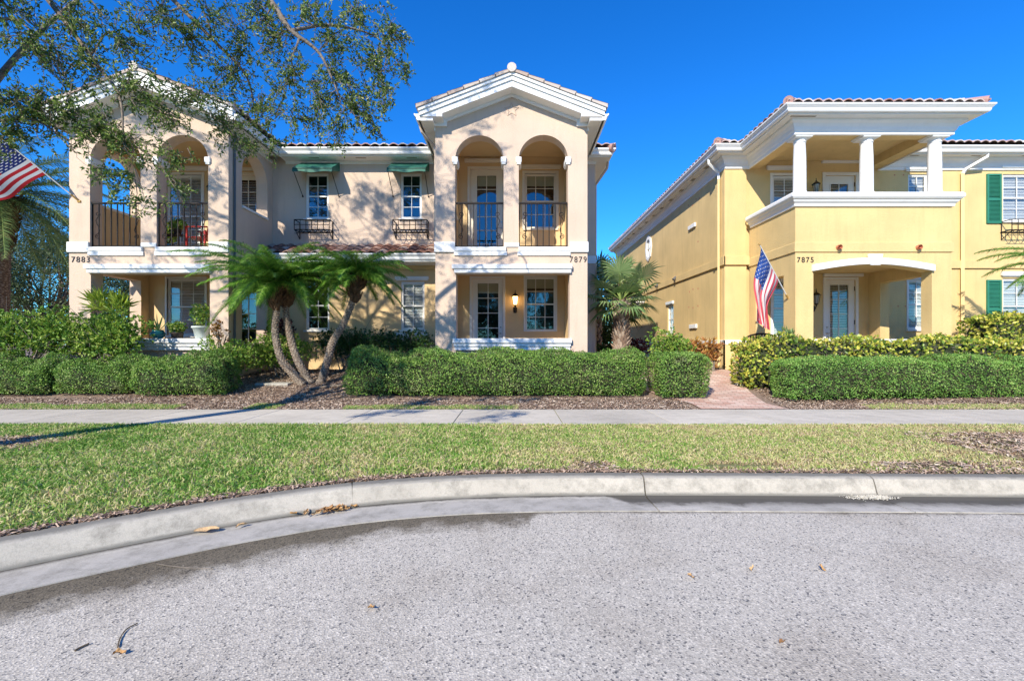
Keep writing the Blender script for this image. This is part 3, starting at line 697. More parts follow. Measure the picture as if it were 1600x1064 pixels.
def window_basket(par, xa, xb, y, zt, zb):
    """black iron planter basket; wall plane y, reach .3"""
    b = MB(); d = .30; r = .014; sh = .02
    yb, yf = y - .015, y - d
    def bar(p, q, rr=r): b.tube([p, q], rr, 5)
    zm = zb + (zt - zb) * .42
    for z in (zt, zm): 
        bar((xa, yf, z), (xb, yf, z)); bar((xa, yf, z), (xa, yb, z)); bar((xb, yf, z), (xb, yb, z)); 
    bar((xa, yf, (zt + zm) / 2), (xb, yf, (zt + zm) / 2), .010); bar((xa, yb, zm), (xb, yb, zm))
    n = 6
    for i in range(n + 1): x = xa + (xb - xa) * i / n; bar((x, yf, zt), (x, yf, zm), .011); bar((x, yf, zm), (x, yb, zm), .009)
    for i in range(n):
        x = xa + (xb - xa) * i / n; x2 = xa + (xb - xa) * (i + .5) / n; x3 = xa + (xb - xa) * (i + 1) / n
        bar((x, yf, zm), (x2, yf, zm - .10), .008); bar((x2, yf, zm - .10), (x3, yf, zm), .008)
    bar((xa, yf, zm - .10), (xb, yf, zm - .10), .007)
    for x in (xa + .02, xb - .02): bar((x, yb, zt), (x, yb, zb), .013); bar((x, yf, zm), (x, yb, zb), .011)
    return b.build('window_basket', M['iron'], par)
def awning(par, x0, x1, y, zt, d=.58):
    b = MB(); n = 9; vs = []
    for i in range(n + 1):
        u = i / n; x = x0 + (x1 - x0) * u
        sag = .012 * math.sin(u * math.pi * 3)
        vs += [(x, y - .01, zt), (x, y - d * .5, zt - .17 - .02 * math.sin(u * math.pi)), (x, y - d, zt - .36 + sag), (x, y - d - .005, zt - .47 + sag * 1.5)]
    fs = [(i * 4 + k, i * 4 + k + 1, i * 4 + k + 5, i * 4 + k + 4) for i in range(n) for k in range(3)]
    b.add(vs, fs)
    for x in (x0, x1): b.add([(x, y - .01, zt), (x, y - d, zt - .36), (x, y - d, zt - .46), (x, y - .01, zt - .25)], [(0, 1, 2, 3)])
    o = b.build('awning', M['awning'], par); s = o.modifiers.new('t', 'SOLIDIFY'); s.thickness = .006
    f = MB()
    for x in (x0 + .02, x1 - .02): f.tube([(x, y - d, zt - .42), (x, y, zt - .95)], .010, 6); f.tube([(x, y - .03, zt - .95), (x, y, zt - .95)], .022, 6)
    f.tube([(x0, y - d, zt - .38), (x1, y - d, zt - .38)], .010, 6)
    f.build('awning_frame', M['iron'], o); return o
def shade_pipe(par, path, mat='downpipe', r=.035):
    b = MB(); b.tube(path, r, 4); return b.build('downpipe', M[mat], par, bevel=.005)

# ================================================================== PEACH TOWNHOUSES (7883 / 7879)
D1, D2 = 10.8, 12.8
EZ = 6.62          # gutter top of the main eaves
FZ = .65           # ground floor level
peach = empty('townhouse_building', (-4.2, D2, .6), 'long peach stucco townhouse building with two gabled arched balcony towers, numbered 7883 and 7879', 'townhouse')
PX0, PX1 = -10.75, 2.34
holes_up = [rect(-5.80, -5.16, 4.83, 6.10), rect(-3.13, -2.54, 4.83, 6.10),          # mid block upper
            rect(-9.72, -8.72, 3.75, 6.06), rect(-7.86, -7.02, 3.62, 6.05),          # 7883 balcony
            rect(-1.18, -.24, 3.62, 6.22), rect(.36, 1.24, 4.55, 6.10)]              # 7879 balcony
holes_lo = [rect(-5.80, -5.14, 1.70, 3.08), rect(-3.12, -2.46, 1.70, 3.06),
            rect(-9.70, -8.62, 1.55, 3.15), rect(-7.85, -7.02, .66, 3.12),
            rect(-1.12, -.26, .66, 3.14), rect(.36, 1.24, 1.66, 3.20)]
ZS = 3.60
wf = MB(); wf.plate(rect(PX0, PX1, ZS, EZ + .02), holes_up, lambda a, b, t: (a, t, b), D2, D2 + .2)
wf.plate(rect(-6.6, -2.0, ZS - .02 - .3, ZS), [], lambda a, b, t: (a, t, b), D2 + .002, D2 + .2)
wf.box(PX1 - .2, PX1, D2 + .2, 25, .2, EZ); wf.box(PX0, PX0 + .2, D2 + .2, 25, .2, EZ); wf.box(PX0, PX1, 25, 25.2, .2, EZ)
wf.box(1.80, PX1 + .0, D2 - .002, D2 + .2, .2, ZS); wf.box(PX0, -10.5, D2 - .002, D2 + .2, .2, ZS)
wf.build('wall', M['peach'], peach)
wl = MB(); wl.plate(rect(-10.5, 1.80, .2, ZS - .001), holes_lo, lambda a, b, t: (a, t, b), D2, D2 + .2); wl.build('lower_wall', M['tan'], peach)
# tan lining on the balcony back walls (painted like the lower wall)
for (a, b, hs_) in ((-10.2, -7.0 + .02, [rect(-9.72, -8.72, 3.75, 6.06), rect(-7.86, -7.02, 3.62, 6.05)]), (-1.52, 1.50, [rect(-1.18, -.24, 3.62, 6.22), rect(.36, 1.24, 4.55, 6.10)])):
    bl = MB(); bl.plate(rect(a, b + (.0), 3.61, 6.56), hs_, lambda p, q, t: (p, t, q), D2 - .006, D2 - .001)
    bl.build('balcony_back_wall', M['tan'], peach)
# belt course on the short right return
bb = MB(); bb.box(1.83, PX1 + .03, D2 - .035, D2 - .003, 3.56, 3.78); bb.box(PX1 + .001, PX1 + .03, D2 - .003, 25, 3.56, 3.78); bb.build('belt_course', M['white'], peach, bevel=.006)
ut = MB(); ut.box(2.02, 2.22, D2 - .12, D2 - .004, .6, 2.2); ut.build('utility_box', M['peach'], peach, bevel=.01)
# inner dark rooms behind openings (floor slab and partition so windows look into rooms)
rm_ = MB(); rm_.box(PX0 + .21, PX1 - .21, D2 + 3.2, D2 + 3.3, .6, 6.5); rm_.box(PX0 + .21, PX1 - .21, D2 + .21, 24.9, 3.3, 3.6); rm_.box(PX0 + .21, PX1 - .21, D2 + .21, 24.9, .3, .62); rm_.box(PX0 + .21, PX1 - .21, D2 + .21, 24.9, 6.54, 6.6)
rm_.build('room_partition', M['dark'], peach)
wfront = front(D2)
window(peach, wfront, -5.80, -5.16, 4.83, 6.10, blind=None)
window(peach, wfront, -3.13, -2.54, 4.83, 6.10, blind=None)
window(peach, wfront, -5.80, -5.14, 1.70, 3.08, blind=None)
window(peach, wfront, -3.12, -2.46, 1.70, 3.06, blind='slats', header=(-3.28, -2.33, 3.12, 3.2), sill=True)
ap = MB(); ap.box(-3.24, -2.36, D2 - .12, D2 - .001, 1.42, 1.62); ap.box(-3.18, -2.42, D2 - .09, D2 - .001, 1.30, 1.42); ap.build('sill_apron', M['white'], peach, bevel=.01)
window(peach, wfront, -9.72, -8.72, 3.75, 6.06, cols=3, rt=3, rb=3, trim=.07, header=(-9.9, -8.55, 6.2, 6.29))
door(peach, wfront, -7.86, -7.02, 3.62, 6.05, (-7.72, -7.16, 3.85, 5.93), rows=6, blind='slats', handle='L', header=(-8.0, -6.99, 6.17, 6.25), leaf='cream')
window(peach, wfront, -9.70, -8.62, 1.55, 3.15, cols=3, trim=.05)
door(peach, wfront, -7.85, -7.02, .66, 3.12, (-7.71, -7.16, .9, 3.0), rows=5, blind=None, handle='L', leaf='cream')
door(peach, wfront, -1.18, -.24, 3.62, 6.22, (-.99, -.44, 3.74, 6.05), rows=6, blind='shade', header=(-1.33, -.12, 6.40, 6.49), leaf='cream')
window(peach, wfront, .36, 1.24, 4.55, 6.10, cols=3, blind='shade', trim=.07, header=(.18, 1.38, 6.25, 6.33), frame='cream')
door(peach, wfront, -1.12, -.26, .66, 3.14, (-.97, -.38, .92, 3.02), rows=5, blind='shade', leaf='frame')
window(peach, wfront, .36, 1.24, 1.66, 3.20, cols=3, blind='shade', trim=.03, sill=False)
lantern(peach, .09, D2, 2.52, lit=True, s=1.15)
lantern(peach, -8.36, D2 - .006, 5.55, s=1.15)
text(peach, '7883', -10.45, D1 - .004, 3.245, .135, .43); text(peach, '7879', 1.37, D1 - .004, 3.245, .135, .40)
awning(peach, -5.90, -4.84, D2, 6.40); awning(peach, -3.36, -2.33, D2, 6.40)
window_basket(peach, -5.98, -5.02, D2, 4.72, 4.25); window_basket(peach, -3.28, -2.34, D2, 4.72, 4.25)
SL = .385
def tower(par, x0, w, left_open, right_open):
    k = w / 3.61; X = lambda u: x0 + u * k; y0 = D1; cx = X(1.815)
    zf = 6.46
    # front wall with two arches above one wide opening; gable top
    outer = [(X(0), .2), (X(.49), .2), (X(.49), 2.99), (X(3.19), 2.99), (X(3.19), .2), (X(3.61), .2), (X(3.61), zf), (cx, zf + (X(3.61) - cx) * SL + .02), (X(0), zf)]
    hs_ = []
    for c, r in ((1.045, .575), (2.565, .585)):
        hs_.append([(X(c - r), 3.61), (X(c + r), 3.61)] + arc(X(c), 5.68, r * k, 0, 180, 24, r))
    t = MB(); t.plate(outer, hs_, lambda a, b, q: (a, q, b), y0, y0 + .32)
    t.build('tower_front_wall', M['peach'], par)
    # the porch and balcony are lined in tan
    for sd_, op in ((0, left_open), (1, right_open)):
        xa = X(0) if sd_ == 0 else X(3.61) - .30; m = MB()
        ya, yb = y0 + .32, D2
        if op:
            p0, p1 = ya + .22, yb - .28
            c = (p0 + p1) / 2; r = (p1 - p0) / 2
            o_ = [(ya, .2), (yb, .2), (yb, zf), (ya, zf)]
            h1 = [(p0, 4.70), (p1, 4.70)] + arc(c, 5.62, r, 0, 180, 20, .6)
            h2 = rect(p0, p1, 1.25, 3.05)
            m.plate(o_, [h1, h2], lambda a, b, q: (q, a, b), xa, xa + .30)
            s = MB(); s.box(xa - .04, xa + .34, p0 - .0, p1, 4.70, 4.76); s.build('side_sill', M['white'], par, bevel=.008)
        else: m.box(xa, xa + .30, ya, yb, .2, zf)
        m.build('tower_side_wall', M['peach'], par)
        li = MB(); xi = xa + .302 if sd_ == 0 else xa - .006
        hs2 = [h1, h2] if op else []
        li.plate([(ya, .7), (yb - .01, .7), (yb - .01, 6.55), (ya, 6.55)], hs2, lambda a, b, q: (q, a, b), xi, xi + .004); li.build('inner_wall', M['tan'], par)
    # floors, ceilings
    each('porch_floor', M['floor'], [(X(0) + .31, X(3.61) - .31, y0 + .30, D2 - .007, .3, FZ)], par); each('balcony_floor', M['floor'], [(X(0) + .31, X(3.61) - .31, y0 + .325, D2 - .007, 3.40, 3.60)], par)
    each('porch_ceiling', M['tan'], [(X(0) + .305, X(3.61) - .305, y0 + .322, D2 - .008, 3.30, 3.38)], par); each('balcony_ceiling', M['tan'], [(X(0) + .305, X(3.61) - .305, y0 + .322, D2 - .008, 6.56, 6.62)], par)
    # knee wall and its stepped white cap
    kw = MB(); kw.box(X(.49), X(3.19), y0 + .05, y0 + .28, .2, 1.16); kw.build('knee_wall', M['peach'], par)
    kc = MB(); kc.box(X(.42), X(3.23), y0 - .10, y0 + .33, 1.33, 1.44); kc.box(X(.44), X(3.21), y0 - .06, y0 + .30, 1.25, 1.33); kc.box(X(.46), X(3.20), y0 - .03, y0 + .29, 1.16, 1.25); kc.build('knee_wall_cap', M['white'], par, bevel=.01)
    # lintel band
    lb = MB(); lb.box(X(.40), X(3.24), y0 - .10, y0 - .002, 3.08, 3.185); lb.box(X(.45), X(3.22), y0 - .07, y0 + .10, 2.985, 3.08); lb.build('lintel_band', M['white'], par, bevel=.01)
    # balcony bands: pier caps, sills, mid
    each('pier_band', M['white'], [(X(-.02), X(.47), y0 - .05, y0 - .002, 3.48, 3.72), (X(3.19), X(3.63), y0 - .05, y0 - .002, 3.48, 3.72), (X(1.64), X(1.99), y0 - .03, y0 - .002, 3.605, 3.70)], par, .008)
    each('balcony_band', M['white'], [[(X(a), X(b), y0 - .06, y0 + .33, 3.50, 3.60), (X(a) - .03, X(b) + .02, y0 - .04, y0 - .001, 3.40, 3.50)] for (a, b) in ((.475, 1.68), (1.98, 3.185))], par, .008)
    # imposts
    each('impost_block', M['white'], [[(X(u) - .065, X(u) + .065, y0 - .05, y0 + .34, 5.60, 5.73), (X(u) - .05, X(u) + .05, y0 - .035, y0 + .33, 5.56, 5.60)] for u in (.47, 1.62, 1.98, 3.15)], par, .01)
    # star vent
    sv = MB()
    for a in range(5):
        t0 = R(90 + 72 * a)
        for s in (-1, 1):
            p = (cx + .17 * math.cos(t0), 6.86 + .17 * math.sin(t0)); q = (cx + .075 * math.cos(t0 + s * R(36)), 6.86 + .075 * math.sin(t0 + s * R(36)))
            sv.tube([(p[0], y0 - .004, p[1]), (q[0], y0 - .004, q[1])], .010, 4)
    sv.build('star_ornament', M['peach'], par)
    for c in (1.045, 2.565): railing(par, X(c - .575), X(c + .575), y0 + .06, 3.60, 4.68)
    # gable: stepped fascia boards, soffit, frieze
    ov = .35; ye = y0 - ov; hx = (X(3.61) - X(0)) / 2; ex = hx + .32; zt = 6.706; zap = zt + ex * SL
    def chev(y_a, y_b, t0, t1, name='gable_fascia', ex_=0.0):
        b = MB(); e = ex + ex_
        top = lambda d: zap - t0 - abs(d) * SL; bot = lambda d: zap - t1 - abs(d) * SL
        b.plate([(cx - e, bot(e)), (cx, zap - t1), (cx + e, bot(e)), (cx + e, top(e)), (cx, zap - t0), (cx - e, top(e))], [], lambda a, q, t: (a, t, q), y_a, y_b)
        return b
    b = chev(ye - .07, ye + .05, 0, .07, ex_=.02); b2 = chev(ye - .035, ye + .05, .07, .165)
    b.add(b2.v, b2.f); b.build('gable_fascia', M['white'], par)
    # lowest board with returns, runs back as soffit
    z_b = 6.53; xi = cx; inn = 1.60 / 1.805 * hx
    top = lambda d: zap - .165 - abs(d) * SL; bt = lambda d: zap - .305 - abs(d) * SL
    b = MB()
    for s in (-1, 1):
        pts = [(cx + s * (ex - .01), z_b), (cx + s * inn, z_b), (cx + s * inn, bt(inn)), (cx, zap - .305), (cx, zap - .165), (cx + s * (ex - .01), max(top(ex), z_b + .01))]
        if s < 0: pts = pts[::-1]
        b.plate(pts, [], lambda a, q, t: (a, t, q), ye, y0 - .001)
    b.build('gable_soffit', M['white'], par)
    b = MB(); i2 = inn - .065
    for s in (-1, 1):
        pts = [(cx + s * (hx + .02), z_b - .075), (cx + s * i2, z_b - .075), (cx + s * i2, bt(i2) - .065), (cx, zap - .375), (cx, zap - .30), (cx + s * (inn + .001), bt(inn)), (cx + s * (inn + .001), z_b), (cx + s * (hx + .02), z_b)]
        if s < 0: pts = pts[::-1]
        b.plate(pts, [], lambda a, q, t: (a, t, q), y0 - .055, y0 - .002)
    b.build('gable_frieze', M['white'], par)
    # roof
    rf_ = MB(); yr = ye - .05; Lr = 5.6; sx = ex + .06; zz = zap - sx * SL + .03; hyp = math.hypot(sx, sx * SL)
    tile_slope(rf_, (cx - sx, yr, zz), (0, 1, 0), (1, 0, SL), Lr, hyp, seed=3, course=.42); tile_slope(rf_, (cx + sx, yr, zz), (0, 1, 0), (-1, 0, SL), Lr, hyp, seed=4, course=.42)
    rf_.cm = 0
    for sg in (-1, 1):
        for i in range(6):
            d0, d1 = (ex + .04) * i / 6, (ex + .04) * (i + 1) / 6 + .02; rf_.cr = random.random(); zA, zB = zap - d0 * SL, zap - d1 * SL
            pts = [(cx + sg * d0, zA + .003), (cx + sg * d1, zB + .003), (cx + sg * d1, zB + .085), (cx + sg * d0, zA + .05)]
            if sg > 0: pts = pts[::-1]
            rf_.plate(pts, [], lambda a, q, t: (a, t, q), ye - .10, ye + .16)
    rf_.cr = .9; rf_.tube([(cx, yr - .07, zap + .07), (cx, yr + .3, zap + .07)], [.105, .10], 16); ridge(rf_, (cx, yr + .3, zap + .06), (cx, yr + Lr, zap + .06), .10); rf_.build('tower_roof', [M['tilepale'], M['sheath']], par)
    # side eaves
    for sd_, sg in ((X(0), -1), (X(3.61), 1)):
        far = D2 - .4
        if sd_ == X(0) and x0 < -5 or (sd_ > 0): far = D2 - .42
        e = MB(); e.box(min(sd_, sd_ + sg * .33), max(sd_, sd_ + sg * .33), ye + .01, far, 6.44, 6.50); e.box(min(sd_, sd_ + sg * .03), max(sd_, sd_ + sg * .03), y0, D2 - .05, 6.36, 6.44); e.build('side_soffit', M['white'], par)
        g = MB(); pth = [(sd_ , ye + .0), (sd_, far)]; g.sweep(pth, GUT(6.60, .32), side=1 if sg > 0 else -1); g.build('gutter_trough', M['white'], par)
tower(peach, -1.82, 3.61, True, False)
tower(peach, -10.51, 3.78, True, True)
# main eaves and roof
eave(peach, [(-6.36, D2), (-2.2, D2)], EZ, .42, crown=False)
eave(peach, [(2.10, D2), (PX1, D2), (PX1, 25.2)], EZ, .36, crown=False)
eave(peach, [(PX0, 25.2), (PX0, D2), (-10.45, D2)], EZ, .40, crown=False)
each('soffit_vent', M['vent'], [(x, x + .28, D2 - .30, D2 - .24, EZ - .194, EZ - .188) for x in (-5.6, -4.3, -2.9)], peach)
rf_ = MB(); y_e = D2 - .5; L = PX1 - PX0 + .9; Hh = 6.0; sl = .34; hyp = math.hypot(1, sl)
tile_slope(rf_, (PX0 - .45, y_e, EZ + .03), (1, 0, 0), (0, 1, sl), L, 6.2 * hyp, 1 / hyp, 1 / hyp, seed=5)
tile_slope(rf_, (PX1 + .45, y_e, EZ + .03), (0, 1, 0), (-1, 0, sl), 13.2, 6.2 * hyp, 1 / hyp, 1 / hyp, seed=6)
tile_slope(rf_, (PX0 - .45, y_e, EZ + .03), (0, 1, 0), (1, 0, sl), 13.2, 6.2 * hyp, 1 / hyp, 1 / hyp, seed=7)
ridge(rf_, (PX1 + .42, y_e + .03, EZ), (PX1 + .45 - 6.2, y_e + 6.2, EZ + 6.2 * sl + .05)); ridge(rf_, (PX0 - .42, y_e + .03, EZ), (PX0 - .45 + 6.2, y_e + 6.2, EZ + 6.2 * sl + .05))
rf_.build('main_roof', [M['tilerose'], M['sheath']], peach)
# pent roof over the lower middle
pr = MB(); ph = math.hypot(.72, .36)
tile_slope(pr, (-6.72, D2 - .74, 3.70), (1, 0, 0), (0, .72, .36), 4.88, ph, seed=8, course=.27, per=.25); pr.build('pent_roof', [M['tile'], M['sheath']], peach)
pe = MB(); pe.box(-6.72, -1.83, D2 - .70, D2 - .001, 3.50, 3.56); pe.sweep([(-6.72, D2 - .70), (-1.83, D2 - .70)], GUT(3.70, .0)); pe.build('pent_gutter', M['white'], peach)
pt = MB(); pt.box(-6.72, -1.83, D2 - .10, D2 - .001, 3.40, 3.499); pt.build('pent_soffit_trim', M['tan'], peach)
# downpipes
shade_pipe(peach, [(-6.68, D1 + .20, 6.4), (-6.70, D1 + .20, 6.2), (-6.70, D1 + .20, .4)], 'darkpipe', .03)
for x_, sg in ((-1.82, -1), (-10.51, -1)):
    shade_pipe(peach, [(x_ + sg * .36, D1 + .0, 6.47), (x_ + sg * .32, D1 + .02, 6.34), (x_ + sg * .06, D1 + .25, 6.10), (x_ + sg * .04, D1 + .27, 5.9), (x_ + sg * .04, D1 + .27, 3.8)], 'downpipe', .035)
shade_pipe(peach, [(PX1 + .38, D2 + .1, EZ - .16), (PX1 + .36, D2 + .12, EZ - .32), (PX1 + .06, D2 + .3, EZ - .75), (PX1 + .05, D2 + .3, .6)], 'downpipe', .04)

# ================================================================== YELLOW HOUSE (7875)
Y1, Y2 = 10.6, 12.75
yel = empty('yellow_house', (10, Y2, .6), 'yellow stucco house numbered 7875 with white columned balcony and green shutters', 'house')
YX0, YX1 = 5.94, 18.0; YB = 25.6
EY = 6.66
yh = [rect(7.30, 8.02, 4.5, 6.02), rect(8.78, 9.62, 3.62, 6.02), rect(11.10, 11.66, 4.85, 6.06), rect(13.75, 14.65, 4.75, 6.06), rect(14.9, 15.8, 4.75, 6.06),
      rect(7.30, 8.02, 1.5, 3.12), rect(8.78, 9.62, .66, 3.10), rect(11.10, 11.66, 1.72, 3.12), rect(13.75, 14.65, 1.6, 3.14)]
w = MB(); w.plate(rect(YX0, YX1, .2, EY - .02), yh, lambda a, b, t: (a, t, b), Y2, Y2 + .2)
side_h = [[(19.72 + .33 * math.cos(R(t)), 5.45 + .46 * math.sin(R(t))) for t in range(0, 360, 45)], rect(16.75, 17.35, 1.72, 2.75)]
w.plate([(Y2 + .2, .2), (YB, .2), (YB, EY - .02), (Y2 + .2, EY - .02)], side_h, lambda a, b, t: (t, a, b), YX0, YX0 + .2)
w.box(YX0, YX1, YB, YB + .2, .2, EY - .02); w.box(YX1 - .2, YX1, Y2 + .2, YB, .2, EY - .02); w.build('wall', M['yellow'], yel)
# corner pilaster, belt courses, base
p = MB(); p.box(YX0 - .03, 6.52, Y2 - .10, Y2 - .001, .2, EY - .4); p.box(YX0 - .03, YX0 - .001, Y2 - .001, Y2 + .5, .2, EY - .4); p.build('corner_pilaster', M['yellow'], yel, bevel=.006)
bc = MB(); bc.box(YX0 - .08, 6.58, Y2 - .16, Y2 - .101, 3.50, 3.74); bc.box(YX0 - .085, YX0 - .031, Y2 - .16, Y2 + .52, 3.50, 3.74)
bc.box(YX0 - .05, YX0 - .001, Y2 + .52, YB, 3.52, 3.74); bc.box(10.26, YX1, Y2 - .05, Y2 - .001, 3.42, 3.64); bc.build('belt_course', M['yellow'], yel, bevel=.008)
bs = MB(); bs.box(YX0 - .09, 6.56, Y2 - .15, Y2 - .101, 1.30, 1.42); bs.box(YX0 - .09, YX0 - .031, Y2 - .15, Y2 + .52, 1.30, 1.42); bs.box(YX0 - .07, YX0 - .001, Y2 + .52, YB, 1.32, 1.42); bs.box(10.26, YX1, Y2 - .06, Y2 - .001, 1.30, 1.40); bs.build('base_moulding', M['white'], yel, bevel=.008)
pl = MB(); pl.box(YX0 - .07, 6.55, Y2 - .135, Y2 - .101, .2, 1.30); pl.box(YX0 - .07, YX0 - .031, Y2 - .135, Y2 + .52, .2, 1.30); pl.box(YX0 - .045, YX0 - .001, Y2 + .52, YB, .2, 1.32); pl.build('base_plinth', M['yellowpipe'], yel)
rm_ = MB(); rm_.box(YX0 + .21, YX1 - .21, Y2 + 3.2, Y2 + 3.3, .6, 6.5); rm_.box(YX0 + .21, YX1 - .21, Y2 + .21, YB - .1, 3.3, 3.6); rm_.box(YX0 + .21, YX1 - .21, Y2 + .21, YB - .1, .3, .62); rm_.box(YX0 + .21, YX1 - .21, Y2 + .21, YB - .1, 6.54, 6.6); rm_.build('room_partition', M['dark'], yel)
yf = front(Y2)
window(yel, yf, 7.30, 8.02, 4.5, 6.02, header=(7.12, 8.22, 6.2, 6.28), trim=.07)
door(yel, yf, 8.78, 9.62, 3.62, 6.02, (8.94, 9.44, 3.85, 5.80), rows=5, blind='slats', header=(8.66, 9.74, 6.36, 6.45), handle='L', trim=.09, hinge=True)
window(yel, yf, 11.10, 11.66, 4.85, 6.06, blind='slats', header=(10.98, 11.8, 6.16, 6.24))
window(yel, yf, 13.75, 14.65, 4.75, 6.06, header=(13.68, 14.75, 6.22, 6.30), rt=2)
window(yel, yf, 14.9, 15.8, 4.75, 6.06)
window(yel, yf, 7.30, 8.02, 1.5, 3.12, trim=.06)
door(yel, yf, 8.78, 9.62, .66, 3.10, (8.92, 9.45, .92, 2.97), rows=5, blind='slats', header=(8.70, 9.80, 3.19, 3.27), handle='L', trim=.07, hinge=True)
window(yel, yf, 11.10, 11.66, 1.72, 3.12, trim=.05)
window(yel, yf, 13.75, 14.65, 1.6, 3.14, header=(13.68, 14.75, 3.22, 3.33))
window(yel, sideL(YX0), -17.35, -16.75, 1.72, 2.75, header=(-17.42, -16.68, 2.80, 2.90), blind='slats')
# octagonal window
def octa():
    xf = sideL(YX0); b = MB(); o_ = [(-19.72 + .42 * math.cos(R(t)), 5.45 + .56 * math.sin(R(t))) for t in range(0, 360, 45)]; i_ = [(-19.72 + .29 * math.cos(R(t)), 5.45 + .41 * math.sin(R(t))) for t in range(0, 360, 45)]
    b.plate(o_, [i_], lambda a, q, t: (a, t, q), -.05, .05); b.box(-19.735, -19.705, .0, .03, 5.04, 5.86); b.box(-20.01, -19.43, .0, .03, 5.435, 5.465)
    w_ = b.build('octagonal_window', M['white'], yel, xf=xf); g = MB(); g.add([(a, .04, q) for a, q in i_], [tuple(range(8))]); g.build('pane', M['glass'], w_, xf=xf)
octa()
# wall plaques (stub vents), side wall fittings and patched bolt holes
for z, y_ in ((5.10, 14.95), (1.82, 14.85)):
    b = MB(); b.box(YX0 - .06, YX0 - .001, y_ - .28, y_ + .28, z, z + .13); b.build('vent_cover', M['white'], yel, bevel=.01)
bh = []
for (y_, z_) in [(14.4, 5.9), (14.65, 5.95), (14.95, 5.85), (15.3, 5.95), (14.5, 3.05), (14.9, 3.08), (15.2, 3.03), (14.5, 2.5), (14.9, 2.47), (15.25, 2.52), (14.5, 4.55)]:
    bh.append((YX0 - .006, YX0 - .001, y_, y_ + .05, z_, z_ + .05))
for (x_, z_) in [(10.7, 6.02), (10.95, 6.02), (10.8, 2.35), (11.0, 2.35), (12.0, 6.05)]: bh.append((x_, x_ + .035, Y2 - .006, Y2 - .001, z_, z_ + .035))
each('bolt_patch', M['clay'], bh, yel)
for y_ in (16.4, 18.4): fx = MB(); fx.tube([(YX0 - .03, y_, 3.72), (YX0 - .15, y_ - .05, 3.62)], .05, 8); fx.build('security_light', M['darkpipe'], yel)
hd = MB(); hd.box(YX0 - .55, YX0 - .002, 20.2, 21.9, 3.28, 3.40); hd.box(YX0 - .40, YX0 - .002, 20.3, 21.8, 3.16, 3.28); hd.box(YX0 - .25, YX0 - .002, 20.4, 21.7, 3.04, 3.16); hd.build('side_door_hood', M['white'], yel, bevel=.01)
# ---- balcony tower
TX0, TX1 = 6.60, 10.24; y0 = Y1
t = MB()
o_ = [(TX0, .2), (7.02, .2), (7.02, 3.01)] + [(7.02 + 2.76 * i / 20, 3.01 + .155 * math.sin(math.pi * i / 20)) for i in range(1, 20)] + [(9.78, 3.01), (9.78, .2), (TX1, .2), (TX1, 4.50), (TX0, 4.50)]
t.plate(o_, [], lambda a, b, q: (a, q, b), y0, y0 + .28)
for xa, (p0, p1) in ((TX0, (y0 + .46, 12.32)), (TX1 - .25, (y0 + .46, 12.35))):
    t.plate([(y0 + .28, .2), (Y2 - .101 if xa == TX0 else Y2, .2), (Y2 - .101 if xa == TX0 else Y2, 4.5), (y0 + .28, 4.5)], [rect(p0, p1, 1.25, 2.97)], lambda a, b, q: (q, a, b), xa, xa + .25)
t.build('tower_wall', M['yellow'], yel)
t = MB(); t.box(TX0 + .251, TX1 - .251, y0 + .281, Y2 - .001, .3, FZ); t.box(TX0 + .251, TX1 - .251, y0 + .281, Y2 - .001, 3.38, 3.60); t.build('porch_floor', M['floor'], yel)
t = MB(); t.box(TX0 + .251, TX1 - .251, y0 + .282, Y2 - .002, 3.28, 3.36); t.build('porch_ceiling', M['yellow'], yel)
bd = MB(); bd.sweep([(TX0, Y2 - .102), (TX0, y0), (TX1, y0), (TX1, Y2)], [(.001, 3.45), (.03, 3.45), (.03, 3.66), (.001, 3.68)], side=1); bd.build('tower_belt_course', M['yellow'], yel)
kw = MB(); kw.box(7.02, 9.78, y0 + .03, y0 + .26, .2, 1.30); kw.build('knee_wall', M['yellow'], yel)
kc = MB(); kc.box(6.97, 9.83, y0 - .08, y0 + .32, 1.30, 1.42); kc.build('knee_wall_cap', M['white'], yel, bevel=.01)
ut = MB(); ut.sweep([(TX0, Y2 - .105), (TX0, y0), (TX1, y0), (TX1, Y2)], [(.001, 1.30), (.05, 1.30), (.05, 1.40), (.001, 1.42)], side=1)
# arch trim + keystone
n_ = 24; xs_ = [6.98 + 2.82 * i / n_ for i in range(n_ + 1)]; lo = [3.0 + .16 * math.sin(math.pi * i / n_) for i in range(n_ + 1)]
at_ = MB(); at_.plate([(x, z) for x, z in zip(xs_, lo)] + [(x, z + .145) for x, z in zip(xs_, lo)][::-1], [], lambda a, b, q: (a, q, b), y0 - .07, y0 - .001)
at_.plate([(8.28, 3.13), (8.50, 3.13), (8.56, 3.38), (8.22, 3.38)], [], lambda a, b, q: (a, q, b), y0 - .11, y0 - .0705); at_.build('arch_trim', M['white'], yel, bevel=.008)
cap = MB(); pth = [(TX0, 12.55), (TX0, y0), (TX1, y0), (TX1, Y2 - .01)]
cap.sweep(pth, [(-.27, 4.50), (.04, 4.50), (.05, 4.56), (.09, 4.60), (.11, 4.64), (.14, 4.66), (.17, 4.70), (.17, 4.76), (.14, 4.80), (-.27, 4.80)], side=1); cap.build('balcony_cap', M['white'], yel, smooth=False, bevel=.006)
sc = []
for x in (7.57, 9.42):
    b = MB(); b.tube([(x, y0 + .01, 3.55), (x, y0 - .10, 3.545)], .05, 16, cap=False); b.tube([(x, y0 + .01, 3.55), (x, y0 - .10, 3.545)], .036, 16, cap=False); b.lathe([(0, -.001), (.036, -.001), (.036, 0)], (x, y0, 3.5), 3)
    vs = []
    b.tube([(x, y0 - .085, 3.546), (x, y0 - .105, 3.545)], .06, 16, cap=False); b.build('scupper', M['clay'], yel)
